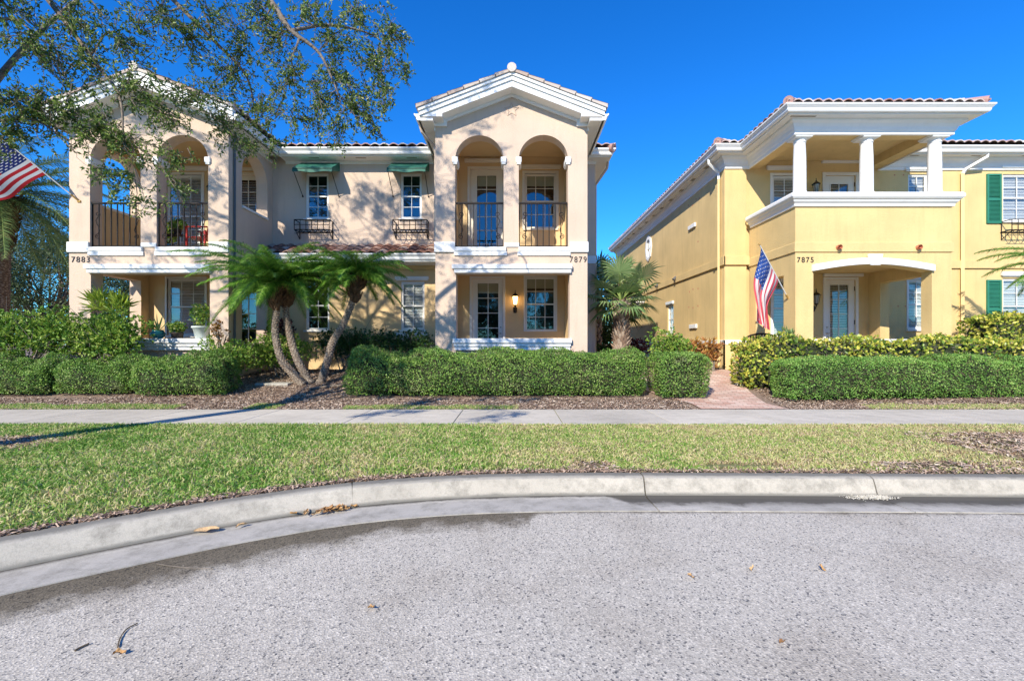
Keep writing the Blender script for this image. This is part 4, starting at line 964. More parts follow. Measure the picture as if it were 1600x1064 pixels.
text(yel, '7875', 6.64, y0 - .004, 3.205, .125, .38)
for x in (6.80, 8.38, 9.99):
    r = .138; c = (x, y0 + .16, 4.80)
    b = MB(); b.lathe([(r * 1.28, 0), (r * 1.28, .03), (r * 1.22, .05), (r * 1.1, .065), (r * 1.05, .09), (r, .11), (r, .55), (r * .97, .9), (r * .88, 1.22), (r * .88, 1.23), (r * .98, 1.24), (r * .98, 1.26), (r * .90, 1.27), (r * .90, 1.30), (r * 1.1, 1.33), (r * 1.2, 1.36)], c, 28)
    cb = b.build('column', M['white'], yel, smooth=True)
    e = cb.modifiers.new('es', 'EDGE_SPLIT'); e.split_angle = R(35)
    b = MB(); b.box(x - .22, x + .22, y0 - .04, y0 + .36, 6.16, 6.20); b.box(x - .20, x + .20, y0 - .02, y0 + .34, 6.13, 6.16); b.build('capital', M['white'], cb, bevel=.006)
bm_ = MB(); bm_.box(TX0, TX1, y0, y0 + .32, 6.20, 6.56); bm_.box(TX0, TX0 + .32, y0 + .32, Y2 - .001, 6.20, 6.56); bm_.box(TX1 - .32, TX1, y0 + .32, Y2 - .001, 6.20, 6.56)
bm_.box(TX0 + .32, TX1 - .32, y0 + .32, Y2 - .001, 6.42, 6.5); bm_.build('balcony_beam', M['yellow'], yel)
lantern(yel, 8.42, Y2, 5.62, s=1.1); lantern(yel, 8.42, Y2, 2.55, s=1.15)
# eaves follow main wall and tower
eave(yel, [(YX0, YB), (YX0, Y2 - .1), (TX0, Y2 - .1), (TX0, y0), (TX1, y0), (TX1, Y2), (YX1, Y2)], EY, .40, side=1, crown=True)
each('soffit_vent', M['vent'], [(YX0 - .30, YX0 - .20, y_ + .2, y_ + .42, EY - .194, EY - .188) for y_ in range(13, 25)] + [(6.32, 6.9, y0 - .30, y0 - .24, EY - .194, EY - .188)] + [(x, x + .26, Y2 - .30, Y2 - .24, EY - .194, EY - .188) for x in (10.9, 12.6, 14.0)], yel)
rf_ = MB(); sl = .34; hy = math.hypot(1, sl)
def hipslopes(x0, x1, ya, yb, z, run, per=.225, faces='FLR'):
    if 'F' in faces: tile_slope(rf_, (x0, ya, z), (1, 0, 0), (0, 1, sl), x1 - x0, run * hy, 1 / hy, 1 / hy, per=per, seed=11)
    if 'L' in faces: tile_slope(rf_, (x0, ya, z), (0, 1, 0), (1, 0, sl), yb - ya, run * hy, 1 / hy, 0, per=per, seed=12)
    if 'R' in faces: tile_slope(rf_, (x1, ya, z), (0, 1, 0), (-1, 0, sl), yb - ya, run * hy, 1 / hy, 0, per=per, seed=13)
    if 'L' in faces: ridge(rf_, (x0 + .02, ya + .02, z + .05), (x0 + run, ya + run, z + run * sl + .06), .10)
    if 'R' in faces: ridge(rf_, (x1 - .02, ya + .02, z + .05), (x1 - run, ya + run, z + run * sl + .06), .10)
hipslopes(TX0 - .44, TX1 + .44, y0 - .44, 15, EY + .035, (TX1 - TX0 + .88) / 2)
hipslopes(YX0 - .44, YX1 + .4, Y2 - .54, YB + .4, EY + .035, 5.6)
rf_.build('roof', [M['tilerose'], M['sheath']], yel)
# shutters
for z0_, z1_ in ((4.68, 6.06), (1.50, 3.10)):
    s = MB(); xa, xb = 13.28, 13.68; yy = Y2 - .045
    s.box(xa, xa + .045, yy, Y2 - .001, z0_, z1_).box(xb - .045, xb, yy, Y2 - .001, z0_, z1_)
    zm = z0_ + (z1_ - z0_) * .48
    for q in (z0_, zm - .03, z1_ - .05): s.box(xa + .045, xb - .045, yy, Y2 - .001, q, q + .05 if q != zm - .03 else q + .06)
    z = z0_ + .06
    while z < z1_ - .07:
        if abs(z - zm) > .05: s.add([(xa + .045, yy + .008, z), (xb - .045, yy + .008, z), (xb - .045, yy + .034, z + .034), (xa + .045, yy + .034, z + .034)], [(0, 1, 2, 3)])
        z += .036
    s.box(xa + .045, xb - .045, Y2 - .008, Y2 - .002, z0_ + .05, z1_ - .05); s.build('shutter', M['green'], yel)
window_basket(yel, 13.68, 14.7, Y2, 4.72, 4.22)
# downpipes
shade_pipe(yel, [(YX0 - .40, Y2 + .05, EY - .16), (YX0 - .40, Y2 + .05, EY - .28), (YX0 - .10, Y2 + .12, EY - .52), (YX0 - .09, Y2 + .12, EY - .7)], 'white', .045)
shade_pipe(yel, [(YX0 - .09, Y2 + .12, EY - .69), (YX0 - .09, Y2 + .12, .75), (YX0 - .16, Y2 + .05, .66), (YX0 - .35, Y2 - .1, .64)], 'yellowpipe', .042)
shade_pipe(yel, [(12.95, Y2 - .36, EY - .15), (12.95, Y2 - .36, EY - .26), (12.62, Y2 - .10, EY - .50), (12.58, Y2 - .05, EY - .6)], 'white', .05)
shade_pipe(yel, [(12.58, Y2 - .05, EY - .58), (12.58, Y2 - .05, .7)], 'yellowpipe', .055)

# ================================================================== PLANTS
def rbox_pts(n, h, r, rg):
    """points + normals on a rounded box of half size h standing on z=0"""
    hx, hy, hz = h; A = np.array([hy * hz, hy * hz, hx * hz, hx * hz, hx * hy * 1.3]); A = A / A.sum(); f = rg.choice(5, n, p=A)
    q = rg.uniform(-1, 1, (n, 3)) * np.array(h)
    q[f == 0, 0] = -hx; q[f == 1, 0] = hx; q[f == 2, 1] = -hy; q[f == 3, 1] = hy; q[f == 4, 2] = hz
    inn = np.clip(q, -(np.array(h) - r), np.array(h) - r); inn[:, 2] = np.clip(q[:, 2], -hz, hz - r)
    nn = unit(q - inn + 1e-9); return inn + nn * r, nn
def hedge(x0, x1, y0, y1, z1, label, group=None, mat='hedge', rz=0, leaf=.032, dens=4600, rough=.055, r=.2, name='clipped_hedge', zb=None, cat='hedge', depth=.09, cmat='stem', seed=0):
    cx, cy = (x0 + x1) / 2, (y0 + y1) / 2; zb = gz(cx, cy) - .02 if zb is None else zb
    h = ((x1 - x0) / 2, (y1 - y0) / 2, (z1 - zb) / 2)
    e = empty(name, (cx, cy, zb), label, cat, group); rg = np.random.default_rng(int(abs(cx * 100)) + seed)
    ca, sa = math.cos(rz), math.sin(rz)
    def place(p, nn):
        wpt = np.stack([cx + p[:, 0] * ca - p[:, 1] * sa, cy + p[:, 0] * sa + p[:, 1] * ca, zb + h[2] + p[:, 2]], 1)
        n2 = np.stack([nn[:, 0] * ca - nn[:, 1] * sa, nn[:, 0] * sa + nn[:, 1] * ca, nn[:, 2]], 1)
        dsp = snoise(wpt, 2.2, 1.0) * rough + snoise(wpt, 6.5, 4.0) * rough * .5
        low = np.clip((wpt[:, 2] - zb) / .18, 0, 1)          # undercut foot
        wpt[:, 2] += (wpt[:, 2] - zb) / (2 * h[2]) * snoise(np.stack([wpt[:, 0], wpt[:, 1] * .5, wpt[:, 0] * 0], 1), 1.9, 7.0 + seed) * rough * .9
        return wpt + n2 * dsp[:, None] + n2 * (snoise(wpt, 13, 2) * .022)[:, None] - n2 * ((1 - low) * .10)[:, None], n2
    area = 2 * (h[0] + h[1]) * 2 * h[2] + 4 * h[0] * h[1]; n = int(area * dens)
    p, nn = rbox_pts(n, h, r, rg); P_, N_ = place(p, nn)
    P_ -= N_ * (rg.exponential(depth * .5, n))[:, None]; gapn = snoise(P_, 7.0, 9.0); keep = (rg.random(n) < 1 - .55 * (gapn < -.55)) & (P_[:, 2] > zb + .03)
    D = unit(N_ * .35 + rg.normal(0, .7, (n, 3)) + np.array([0, 0, .3])); P_, D, N_ = P_[keep], D[keep], N_[keep]; n = len(P_)
    leaves('foliage', P_, D, rg.uniform(.6, 1.25, n) * leaf, rg.uniform(.55, .8, n) * leaf, M[mat], e, rnd=np.clip(rg.random(n) * .7 + .16 * snoise(P_, 1.7, 5) + .16 * snoise(P_, 9, 2) + .12, 0, 1), Nn=N_ + rg.normal(0, .5, (n, 3)))
    # twiggy core
    c = MB(); m = 14
    pts, nn = rbox_pts(int(60 * area), tuple(v * .8 for v in h), r * .8, rg); P2, _ = place(pts, nn)
    V = []; 
    for k in range(len(P2)):
        b0 = Vector((P2[k][0] * .5 + cx * .5, P2[k][1] * .5 + cy * .5, zb)) if False else None
    k2 = int(area * 260); p3, n3 = rbox_pts(k2, tuple(max(.05, v - .07) for v in h), r, rg); P3, N3 = place(p3, n3); P3 -= N3 * rg.uniform(0, .06, (k2, 1))
    leaves('twigs', P3, N3 + rg.normal(0, .9, (k2, 3)), rg.uniform(.08, .2, k2), .012, M[cmat], e)
    # closed rounded core behind the twigs, its near-black colour paints the inner shade
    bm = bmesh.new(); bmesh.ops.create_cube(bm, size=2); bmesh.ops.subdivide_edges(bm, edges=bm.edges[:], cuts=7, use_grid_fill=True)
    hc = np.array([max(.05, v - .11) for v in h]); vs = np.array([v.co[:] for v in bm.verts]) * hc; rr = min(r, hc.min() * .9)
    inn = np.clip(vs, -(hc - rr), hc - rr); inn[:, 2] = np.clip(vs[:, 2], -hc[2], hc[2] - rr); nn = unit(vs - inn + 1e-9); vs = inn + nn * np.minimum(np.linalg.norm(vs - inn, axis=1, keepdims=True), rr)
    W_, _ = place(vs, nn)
    me = bpy.data.meshes.new('shade_core'); off = origin_of(e)
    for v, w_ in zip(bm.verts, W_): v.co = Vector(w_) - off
    bm.to_mesh(me); bm.free(); me.materials.append(M['core']); o = bpy.data.objects.new('shade_core', me); COL.objects.link(o); o.parent = e
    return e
M['core'] = surf('hedge_core_shade', (.035, .045, .02), .4, 30, 1, .8, 40, .02)  # dark colour stands in for the shade between hedge leaves
def shrub(x, y, rx, ry, z0, z1, label, mat, leaf=.09, n=3500, group=None, name='shrub', cat='shrub', stems=6, aspect=.42, blobs=9, seed=1, tuft=5, up=.5, stemmat='greystem', flat=1.0):
    """loose shrub: leaf whorls at twig ends of several overlapping masses on visible stems"""
    zb = gz(x, y) - .02 if y < 30 else .6; e = empty(name, (x, y, zb), label, cat, group); rg = np.random.default_rng(seed * 77 + 5)
    C = []; 
    for i in range(blobs):
        a = rg.random() * 6.28; q = math.sqrt(rg.random()) * .68
        C.append((x + rx * q * math.cos(a), y + ry * q * math.sin(a), z0 + (z1 - z0) * rg.uniform(.25, .72)))
    C = np.array(C); R_ = np.array([rx * .5, ry * .5, (z1 - z0) * .34])
    nt_ = n // tuft; k = rg.integers(0, blobs, nt_); d = unit(rg.normal(size=(nt_, 3))); rad = rg.random(nt_) ** .33
    P_ = C[k] + d * R_ * rad[:, None]; P_[:, 2] = np.minimum(P_[:, 2], z1 + rg.normal(0, .03, nt_)); ok_ = P_[:, 2] > zb + .05; P_, d = P_[ok_], d[ok_]
    PP = np.repeat(P_, tuft, 0); DD = unit(np.repeat(d, tuft, 0) * .6 + rg.normal(0, .65, (len(PP), 3)) + np.array([0, 0, up])); m = len(PP)
    rr = np.clip(np.repeat(rg.random(len(P_)) * .55, tuft) + rg.random(m) * .45, 0, 1)
    leaves('foliage', PP, DD, rg.uniform(.6, 1.2, m) * leaf, rg.uniform(.8, 1.2, m) * leaf * aspect, M[mat], e, rnd=rr, bend=.15)
    b = MB()
    for i in range(blobs):
        a = rg.random() * 6.28; p0 = Vector((x + math.cos(a) * rx * .18, y + math.sin(a) * ry * .18, zb)); p2 = Vector(C[i]); p1 = p0.lerp(p2, .5) + Vector(rg.normal(0, .05, 3)) + Vector((0, 0, .06))
        b.tube([p0, p1, p2], [.016, .012, .006], 5)
        for j in range(3): q = p2 + Vector(rg.normal(0, 1, 3)) * R_[0] * .6; b.tube([p1.lerp(p2, .6), q], [.007, .003], 4)
    b.build('stems', M[stemmat], e); return e
# front clipped row
hedge(-11.4, -9.35, 9.0, 10.0, 1.0, 'clipped boxwood hedge at the far left edge with a brown bare patch low down', 'clipped hedges along the mulch bed', r=.36, rough=.12)
hedge(-9.3, -7.72, 9.1, 10.0, .95, 'clipped boxwood hedge in the middle of the left row, below the bushy porch shrubs', 'clipped hedges along the mulch bed', r=.36, rough=.12)
hedge(-7.7, -5.75, 9.0, 9.9, 1.08, 'rounded clipped boxwood hedge just left of the leaning palm trunks', 'clipped hedges along the mulch bed', r=.38, rough=.11)
hedge(-3.35, 2.72, 8.95, 9.85, 1.15, 'long clipped boxwood hedge in front of porch 7879', 'clipped hedges along the mulch bed', r=.28, rough=.085)
hedge(2.86, 3.90, 8.75, 9.75, 1.12, 'square clipped boxwood bush beside the brick path', 'clipped hedges along the mulch bed', r=.20, rough=.055)
hedge(5.15, 11.6, 8.75, 9.55, 1.03, 'long low clipped green hedge right of the brick path', 'clipped hedges along the mulch bed', mat='hedgeR', rz=R(5.5), r=.18, rough=.06, leaf=.03)
# croton hedges in front of 7875
def croton(x0, x1, y0, y1, z1, label, grp, seed):
    e = hedge(x0, x1, y0, y1, z1, label, grp, mat='croton', leaf=.085, dens=820, rough=.12, r=.16, name='croton_hedge', depth=.16, cmat='greystem', seed=seed); return e
croton(4.95, 12.6, 9.62, 10.42, 1.42, 'long yellow green croton hedge behind the low clipped hedge', 'croton hedges by the yellow house', 3)
croton(11.3, 14.0, 10.7, 11.6, 2.0, 'taller croton clump below the green shutter', 'croton hedges by the yellow house', 4)
shrub(3.95, 11.4, .62, .5, .75, 1.72, 'round lime green shrub behind the square bush by the path', 'limeleaf', .06, 5200, seed=2, blobs=12, aspect=.5)
shrub(4.75, 11.9, .38, .35, .7, 1.5, 'red and orange croton between the lime shrub and the yellow wall', 'redcroton', .13, 900, seed=3, name='croton_plant', cat='croton', blobs=7, up=1.2, aspect=.3)
shrub(5.28, 12.0, .34, .3, .7, 1.42, 'orange green croton against the yellow corner pilaster', 'redcroton', .12, 800, seed=4, name='croton_plant', cat='croton', blobs=7, up=1.2, aspect=.3)
shrub(3.7, 13.6, .5, .4, .7, 1.5, 'dark red leaved plant behind the fan palm trunk', 'purple', .09, 1500, seed=5, blobs=8)
# left bushy shrubs in front of 7883
shrub(-10.75, 10.0, 1.15, .5, 1.0, 2.12, 'tall yellow green schefflera bush at the left edge beside the big palm trunk', 'limeleaf', .085, 9500, seed=6, blobs=22, up=.4, tuft=6)
shrub(-8.95, 10.1, .95, .45, .9, 2.05, 'tall leafy green bush in front of the left porch pier', 'limeleaf', .08, 8000, seed=7, blobs=18, up=.4, tuft=6)
shrub(-6.55, 10.35, .75, .4, .6, 1.45, 'sprawling light green shrub under the pale porch planter', 'limeleaf', .07, 4500, seed=8, blobs=13)
shrub(-5.75, 11.3, .85, .45, .7, 1.55, 'light green leafy shrub left of the leaning palm trunks', 'limeleaf', .075, 5200, seed=9, blobs=14)
shrub(-4.35, 12.0, .95, .4, .95, 1.72, 'dark green shrub with bare stems behind the palm trunks', 'darkleaf', .07, 5200, seed=10, blobs=14)
shrub(-2.85, 11.7, .95, .4, .95, 1.66, 'dark green shrub under the lower right window', 'darkleaf', .07, 5200, seed=11, blobs=14)
shrub(-6.15, 12.1, .35, .25, 1.3, 2.0, 'dark purple leaved plant behind the palm crown', 'purple', .09, 900, seed=12, blobs=6)
# lower fillers behind the centre hedge are left bare: mulch and wall show there as in the picture

def frond(b, base, az, L, rise, droop, nl, ll, rg, V, Fc, RR, vshape=.5, width=.016, ragged=.15, leafdroop=.45):
    """pinnate frond; returns rachis path; appends leaflets to V"""
    d = Vector((math.cos(az), math.sin(az), 0)); pts = []
    for i in range(13):
        t = i / 12; pts.append(Vector(base) + d * (L * (t * math.cos(rise * (1 - t) ) * .96)) + Vector((0, 0, L * (math.sin(rise) * t - droop * t * t))))
    b.tube(pts, [.013 * (1 - .8 * i / 12) + .002 for i in range(13)], 5, cap=False)
    side = Vector((-d.y, d.x, 0))
    for i in range(nl):
        t = .12 + .88 * (i + .5) / nl; k = t * 12; j = min(11, int(k)); p = pts[j].lerp(pts[j + 1], k - j); tan = (pts[j + 1] - pts[j]).normalized(); up = side.cross(tan).normalized()
        if up.z < 0: up = -up
        l = ll * (math.sin(math.pi * min(1, .18 + .80 * t)) ** .6) * (1 + rg.normal() * ragged)
        for s in (-1, 1):
            dd = (side * s * (1 - .35 * t) + tan * (.45 + .7 * t) + up * vshape * (.5 + rg.random() * .6)).normalized()
            wd = tan * width * .5; m = p + dd * l * .5 ; tip = p + dd * l * .96 + Vector((0, 0, -l * leafdroop * (.6 + rg.random())))
            n0 = len(V); V += [p - wd, p + wd, m + wd * .9 + Vector((0, 0, -l * .04)), m - wd * .9 + Vector((0, 0, -l * .04)), tip]; Fc += [(n0, n0 + 1, n0 + 2), (n0, n0 + 2, n0 + 3), (n0 + 3, n0 + 2, n0 + 4)]
            RR.append(rg.random())
    return pts
def date_palm(path, label, group, nf=30, L=1.5, ll=.30, seed=0, rt=(.085, .06), crownr=.15, matl='palmleaf', bark='pbark', name='pygmy_date_palm', biases=None, nl=100, cat='palm', bootlen=.55, width=.013, skip=None, rise=(.12, 1.35), droop=(.42, .80), dead=0):
    rg = np.random.default_rng(seed); P_ = catmull(path, 6); base = P_[0]; e = empty(name, tuple(base), label, cat, group)
    n = len(P_); tot = n - 1
    b = MB(); rs = []
    ring = []; Q = []
    # ringed trunk: many short segments with slight bulges
    for i in range(tot * 4 + 1):
        t = i / (tot * 4); k = t * tot; j = min(tot - 1, int(k)); Q.append(P_[j].lerp(P_[j + 1], k - j)); rs.append((rt[0] + (rt[1] - rt[0]) * t) * (1 + .09 * (i % 2)) * (1.35 if t < .03 else 1))
    b.tube(Q, rs, 14); b.build('trunk', M[bark], e, smooth=True)
    top = P_[-1]; c = MB()
    dirn = (P_[-1] - P_[-3]).normalized()
    nb_ = int(70 * bootlen / .5)
    for i in range(nb_):
        t = rg.random(); a = rg.random() * 6.28; side = dirn.cross(Vector((math.cos(a), math.sin(a), .01))).normalized(); p = top - dirn * bootlen * (1 - t) + side * (rt[1] + (crownr - rt[1]) * t ** .7) * .8
        c.cr = rg.random(); c.tube([p, p + side * .07 * (1 + t) + dirn * .07, p + side * .09 * (1 + t) + dirn * .14], [.028, .02, .006], 5)
    c.tube([top - dirn * bootlen, top - dirn * bootlen * .5, top, top + dirn * .1], [rt[1], crownr * .8, crownr, crownr * .4], 12); c.build('crown_boots', M['boot'], e)
    if rt[0] < .2:
        c = MB()
        for i in range(330):
            t = i / 330 * .93; k = t * tot; j = min(tot - 1, int(k)); p = P_[j].lerp(P_[j + 1], k - j); a = i * 2.39996; dr = (P_[j + 1] - P_[j]).normalized(); s1 = dr.cross(Vector((math.cos(a), math.sin(a), .02))).normalized(); s2 = dr.cross(s1); rr = rt[0] + (rt[1] - rt[0]) * t
            c.cr = .35 + .65 * rg.random() * (1 - .5 * t); q = p + s1 * rr * .95; c.add([q - s2 * .022, q + s2 * .022, q + s2 * .012 + s1 * .020 + dr * .022, q - s2 * .012 + s1 * .020 + dr * .022, q - s2 * .014 + dr * .030, q + s2 * .014 + dr * .030], [(0, 1, 2, 3), (3, 2, 5, 4), (0, 3, 4), (1, 5, 2)])
        c.build('leaf_scars', M['bootpale'], e)
    V, Fc, RR = [], [], []; rb = MB()
    for i in range(nf):
        t = (i + .5) / nf; az = i * 2.39996 + rg.normal() * .15; ri = rise[1] + (rise[0] - rise[1]) * t ** .8; Lf = L * (.8 + .3 * rg.random()) * (.75 + .25 * math.sin(math.pi * min(1, t + .15)))
        if skip and skip(az, t): continue
        frond(rb, top + Vector((math.cos(az) * .04, math.sin(az) * .04, .02)), az, Lf, ri, droop[0] + (droop[1] - droop[0]) * rg.random() * (.5 + t), nl, ll, rg, V, Fc, RR, width=width)
    rb.build('frond_stalks', M['petiole'], e)
    Va = np.array([v[:] for v in V]); npmesh('fronds', Va, np.array(Fc), np.repeat(np.array(RR), 5), M[matl], e); return e
pq = lambda px, py, d=10.3: at(px, py, d)
PG = 'leaning pygmy date palms in the mulch bed'
date_palm([Vector((-4.72, 10.3, .36)), pq(456, 582), pq(439, 560), pq(430, 520), pq(432, 482), pq(431, 448)], 'left leaning pygmy date palm with the curved trunk and widest crown', PG, nf=50, L=1.9, seed=21)
date_palm([Vector((-4.62, 10.45, .38)), pq(464, 560, 10.45), pq(453, 524, 10.5), pq(447, 490, 10.5), pq(447, 446, 10.5)], 'pygmy date palm with the straighter trunk just right of the curved one', PG, nf=30, L=1.3, seed=22)
date_palm([Vector((-4.42, 10.5, .38)), pq(512, 562, 10.5), pq(520, 534, 10.5), pq(538, 503, 10.5), pq(552, 466, 10.5), pq(556, 436, 10.5)], 'right pygmy date palm leaning right with a dark trunk', PG, nf=44, L=1.35, seed=23)
date_palm([Vector((12.9, 10.1, .4)), Vector((12.75, 10.1, 1.6)), Vector((12.5, 10.2, 3.0))], 'palm at the right edge with only its frond tips in view', None, nf=26, L=1.5, seed=24)
# big date palm at the left edge
date_palm([Vector((-13.95, 12.3, .5)), Vector((-13.95, 12.3, 2.4)), Vector((-13.85, 12.3, 5.3))], 'large date palm with a thick rough trunk at the left edge', None, nf=68, L=3.3, ll=.46, seed=25, rt=(.27, .24), crownr=.42, matl='sylleaf', bark='fbark', name='date_palm', nl=80, bootlen=1.6, width=.022, rise=(-.6, 1.3), droop=(.3, .75))

def fan_palm(x, y, zt, label, seed, nfan=26, r0=.17, r1=.13, name='fan_palm', group=None, blade=.62, pet=.78, zb=None, boots=260, mat='fanleaf'):
    rg = np.random.default_rng(seed); zb = gz(x, y) if zb is None else zb; e = empty(name, (x, y, zb), label, 'palm', group)
    b = MB(); b.tube([(x, y, zb), (x + .01, y, zb + (zt - zb) * .3), (x - .01, y, zb + (zt - zb) * .7), (x, y, zt)], [r0, r0 * .95, r1, r1], 14); b.build('trunk', M['fbark'], e, smooth=True)
    c = MB()
    for i in range(boots):
        t = i / boots; a = i * 2.4; z = zb + .1 + (zt - zb - .1) * t; rr = (r0 + (r1 - r0) * t) * .92; d = Vector((math.cos(a), math.sin(a), 0)); p = Vector((x, y, z)) + d * rr; k = .6 + .8 * rg.random()
        c.cr = rg.random(); s = Vector((-d.y, d.x, 0)) * .05
        c.add([p - s, p + s, p + s * .6 + d * .10 * k + Vector((0, 0, .09)), p - s * .6 + d * .10 * k + Vector((0, 0, .09)), p - s * .8 + d * .03 - Vector((0, 0, .05)), p + s * .8 + d * .03 - Vector((0, 0, .05))], [(0, 1, 2, 3), (4, 5, 2, 3), (0, 4, 3), (1, 2, 5)])
    c.build('leaf_bases', M['bootpale'], e)
    V, Fc, RR = [], [], []; pb_ = MB()
    for i in range(nfan):
        t = (i + .5) / nfan; az = i * 2.39996 + rg.normal() * .1; el = 1.35 - 2.0 * t ** 1.1; pl_ = pet * (.7 + .4 * rg.random()) * (.75 + .4 * math.sin(math.pi * min(1, t + .2)))
        d = Vector((math.cos(az) * math.cos(el), math.sin(az) * math.cos(el), math.sin(el))); p0 = Vector((x, y, zt)); hub = p0 + d * pl_ - Vector((0, 0, .05 * t))
        pb_.tube([p0, p0.lerp(hub, .5) + Vector((0, 0, .03)), hub], [.016, .012, .009], 5)
        side = d.cross(Vector((0, 0, 1))).normalized(); up = side.cross(d).normalized(); nsg = 24; rnd = rg.random(); bl_ = blade * (.85 + .3 * rg.random())
        for k in range(nsg):
            an = R(-125 + 250 * (k + .5) / nsg); dd = (d * math.cos(an) + side * math.sin(an)); wv = (d * -math.sin(an) + side * math.cos(an)) ; lf = bl_ * (1 - .22 * abs(an) / 2.2) * (1 + .08 * rg.normal())
            dd = (dd + up * (.22 - .15 * abs(an) / 2.2)).normalized(); m = hub + dd * lf * .55; w_ = wv * (lf * .55 * math.tan(R(4.3))); tip = hub + dd * lf * .97 + Vector((0, 0, -lf * (.08 + .22 * t + .08 * rg.random())))
            n0 = len(V); V += [hub, m - w_ + up * .012, m + up * -.008, m + w_ + up * .012, tip]; Fc += [(n0, n0 + 1, n0 + 2), (n0, n0 + 2, n0 + 3), (n0 + 1, n0 + 4, n0 + 2), (n0 + 2, n0 + 4, n0 + 3)]; RR.append(min(1, rnd * .6 + rg.random() * .4))
    pb_.build('petioles', M['petiole'], e); npmesh('fans', np.array([v[:] for v in V]), np.array(Fc), np.repeat(np.array(RR), 5), M[mat], e); return e
fan_palm(3.0, 12.5, 2.50, 'stout fan palm with a shaggy trunk in the gap between the two houses', 31, nfan=27, r0=.19, r1=.15)
for i, (x, y, zt, lb) in enumerate(((2.95, 15.5, 3.0, 'dark fan palm behind the stout one in the gap, nearer the peach wall'), (4.1, 17.5, 2.6, 'small fan palm further back in the gap towards the yellow wall'))):
    fan_palm(x, y, zt, lb, 40 + i, nfan=22, boots=60, name='fan_palm', mat='darkleaf', r0=.07, r1=.06, blade=.7)
shrub(3.2, 14.2, .6, .4, .7, 1.3, 'low green plants at the foot of the gap behind the fan palm', 'darkleaf', .10, 2500, seed=13, blobs=10)
shrub(3.7, 19.5, 1.6, .8, .8, 2.9, 'dark green bush closing the end of the gap', 'darkleaf', .12, 6000, seed=14, blobs=16)

# ---- trees
def broad_tree(x, y, z0, z1, r, label, group, seed, mat='bgleaf', n=9000, leaf=.10, name='background_tree', trunk_r=.16, blobs=26, bark='bark'):
    rg = np.random.default_rng(seed); zb = .6 if y > 12 else -.1; e = empty(name, (x, y, zb), label, 'tree', group); b = MB()
    C = []
    for i in range(blobs):
        d = rg.normal(size=3); d /= np.linalg.norm(d); q = .45 + .5 * rg.random(); C.append((x + d[0] * r * q, y + d[1] * r * q, (z0 + z1) / 2 + d[2] * (z1 - z0) / 2 * q))
    fork = Vector((x, y, z0 + .1 * (z1 - z0))); b.tube([(x, y, zb), (x + .05, y, (zb + fork.z) / 2), fork], [trunk_r * 1.25, trunk_r, trunk_r * .8], 10)
    for c in C:
        p = Vector(c); m = fork.lerp(p, .5) + Vector(rg.normal(0, .12 * r, 3)); b.tube([fork, m, p], [trunk_r * .4, trunk_r * .2, .012], 6)
    b.build('trunk', M[bark], e); C = np.array(C); k = rg.integers(0, blobs, n // 4); d = unit(rg.normal(size=(n // 4, 3))); s = np.array([r * .34, r * .34, (z1 - z0) * .17])
    P_ = np.repeat(C[k] + d * s * (rg.random((n // 4, 1)) ** .4), 4, 0); m = len(P_); P_ += rg.normal(0, leaf * .6, (m, 3))
    leaves('crown', P_, rg.normal(size=(m, 3)) + np.array([0, 0, -.2]), rg.uniform(.7, 1.3, m) * leaf, rg.uniform(.4, .6, m) * leaf, M[mat], e, rnd=np.clip(np.repeat(rg.random(n // 4) * .5, 4) + rg.random(m) * .5, 0, 1)); return e
G = 'trees beyond the houses on the left'
for i, (x, y, z0, z1, r, lb) in enumerate(((-17.3, 17, .9, 6.6, 2.1, 'grey green tree just right of the big date palm'), (-24, 23, 1, 7.5, 3.6, 'tall grey green tree behind the big date palm'), (-17.5, 21, 1, 5.4, 2.3, 'leafy tree seen through the left porch opening'), (-14.6, 19.5, 1.0, 4.6, 1.7, 'small tree right behind the left porch'), (-30, 19, 1, 6, 3.2, 'broad tree behind the left edge bushes'))):
    broad_tree(x, y, z0, z1, r, lb, G, 60 + i, n=16000)
G = 'trees far beyond the gap between the houses'
for i, (x, y, z0, z1, r, lb) in enumerate(((4.6, 36, 1, 6.2, 2.2, 'distant dark tree right of the gap beside the yellow house'), (7.9, 38, 1, 5.6, 2.5, 'distant tree mostly hidden behind the yellow house'))):
    broad_tree(x, y, z0, z1, r, lb, G, 70 + i, n=5000, leaf=.16)
for i, (x, y, r, lb) in enumerate(((-9, -19, 3.9, 'second unseen tree from the left across the street, added to darken the window reflections'), (-1.5, -22, 4.2, 'middle unseen tree across the street, added to darken the window reflections'), (6, -19, 3.8, 'second unseen tree from the right across the street, added to darken the window reflections'), (14, -22, 4.4, 'rightmost unseen tree across the street, added to darken the window reflections'), (-18, -23, 4.4, 'leftmost unseen tree across the street, added to darken the window reflections'))):
    broad_tree(x, y, .9, 9.4, r, lb, 'unseen trees added behind the camera for the window reflections', 80 + i, n=22000, leaf=.24, name='added_reflection_tree')  # out of view, added so the lower windows reflect something dark

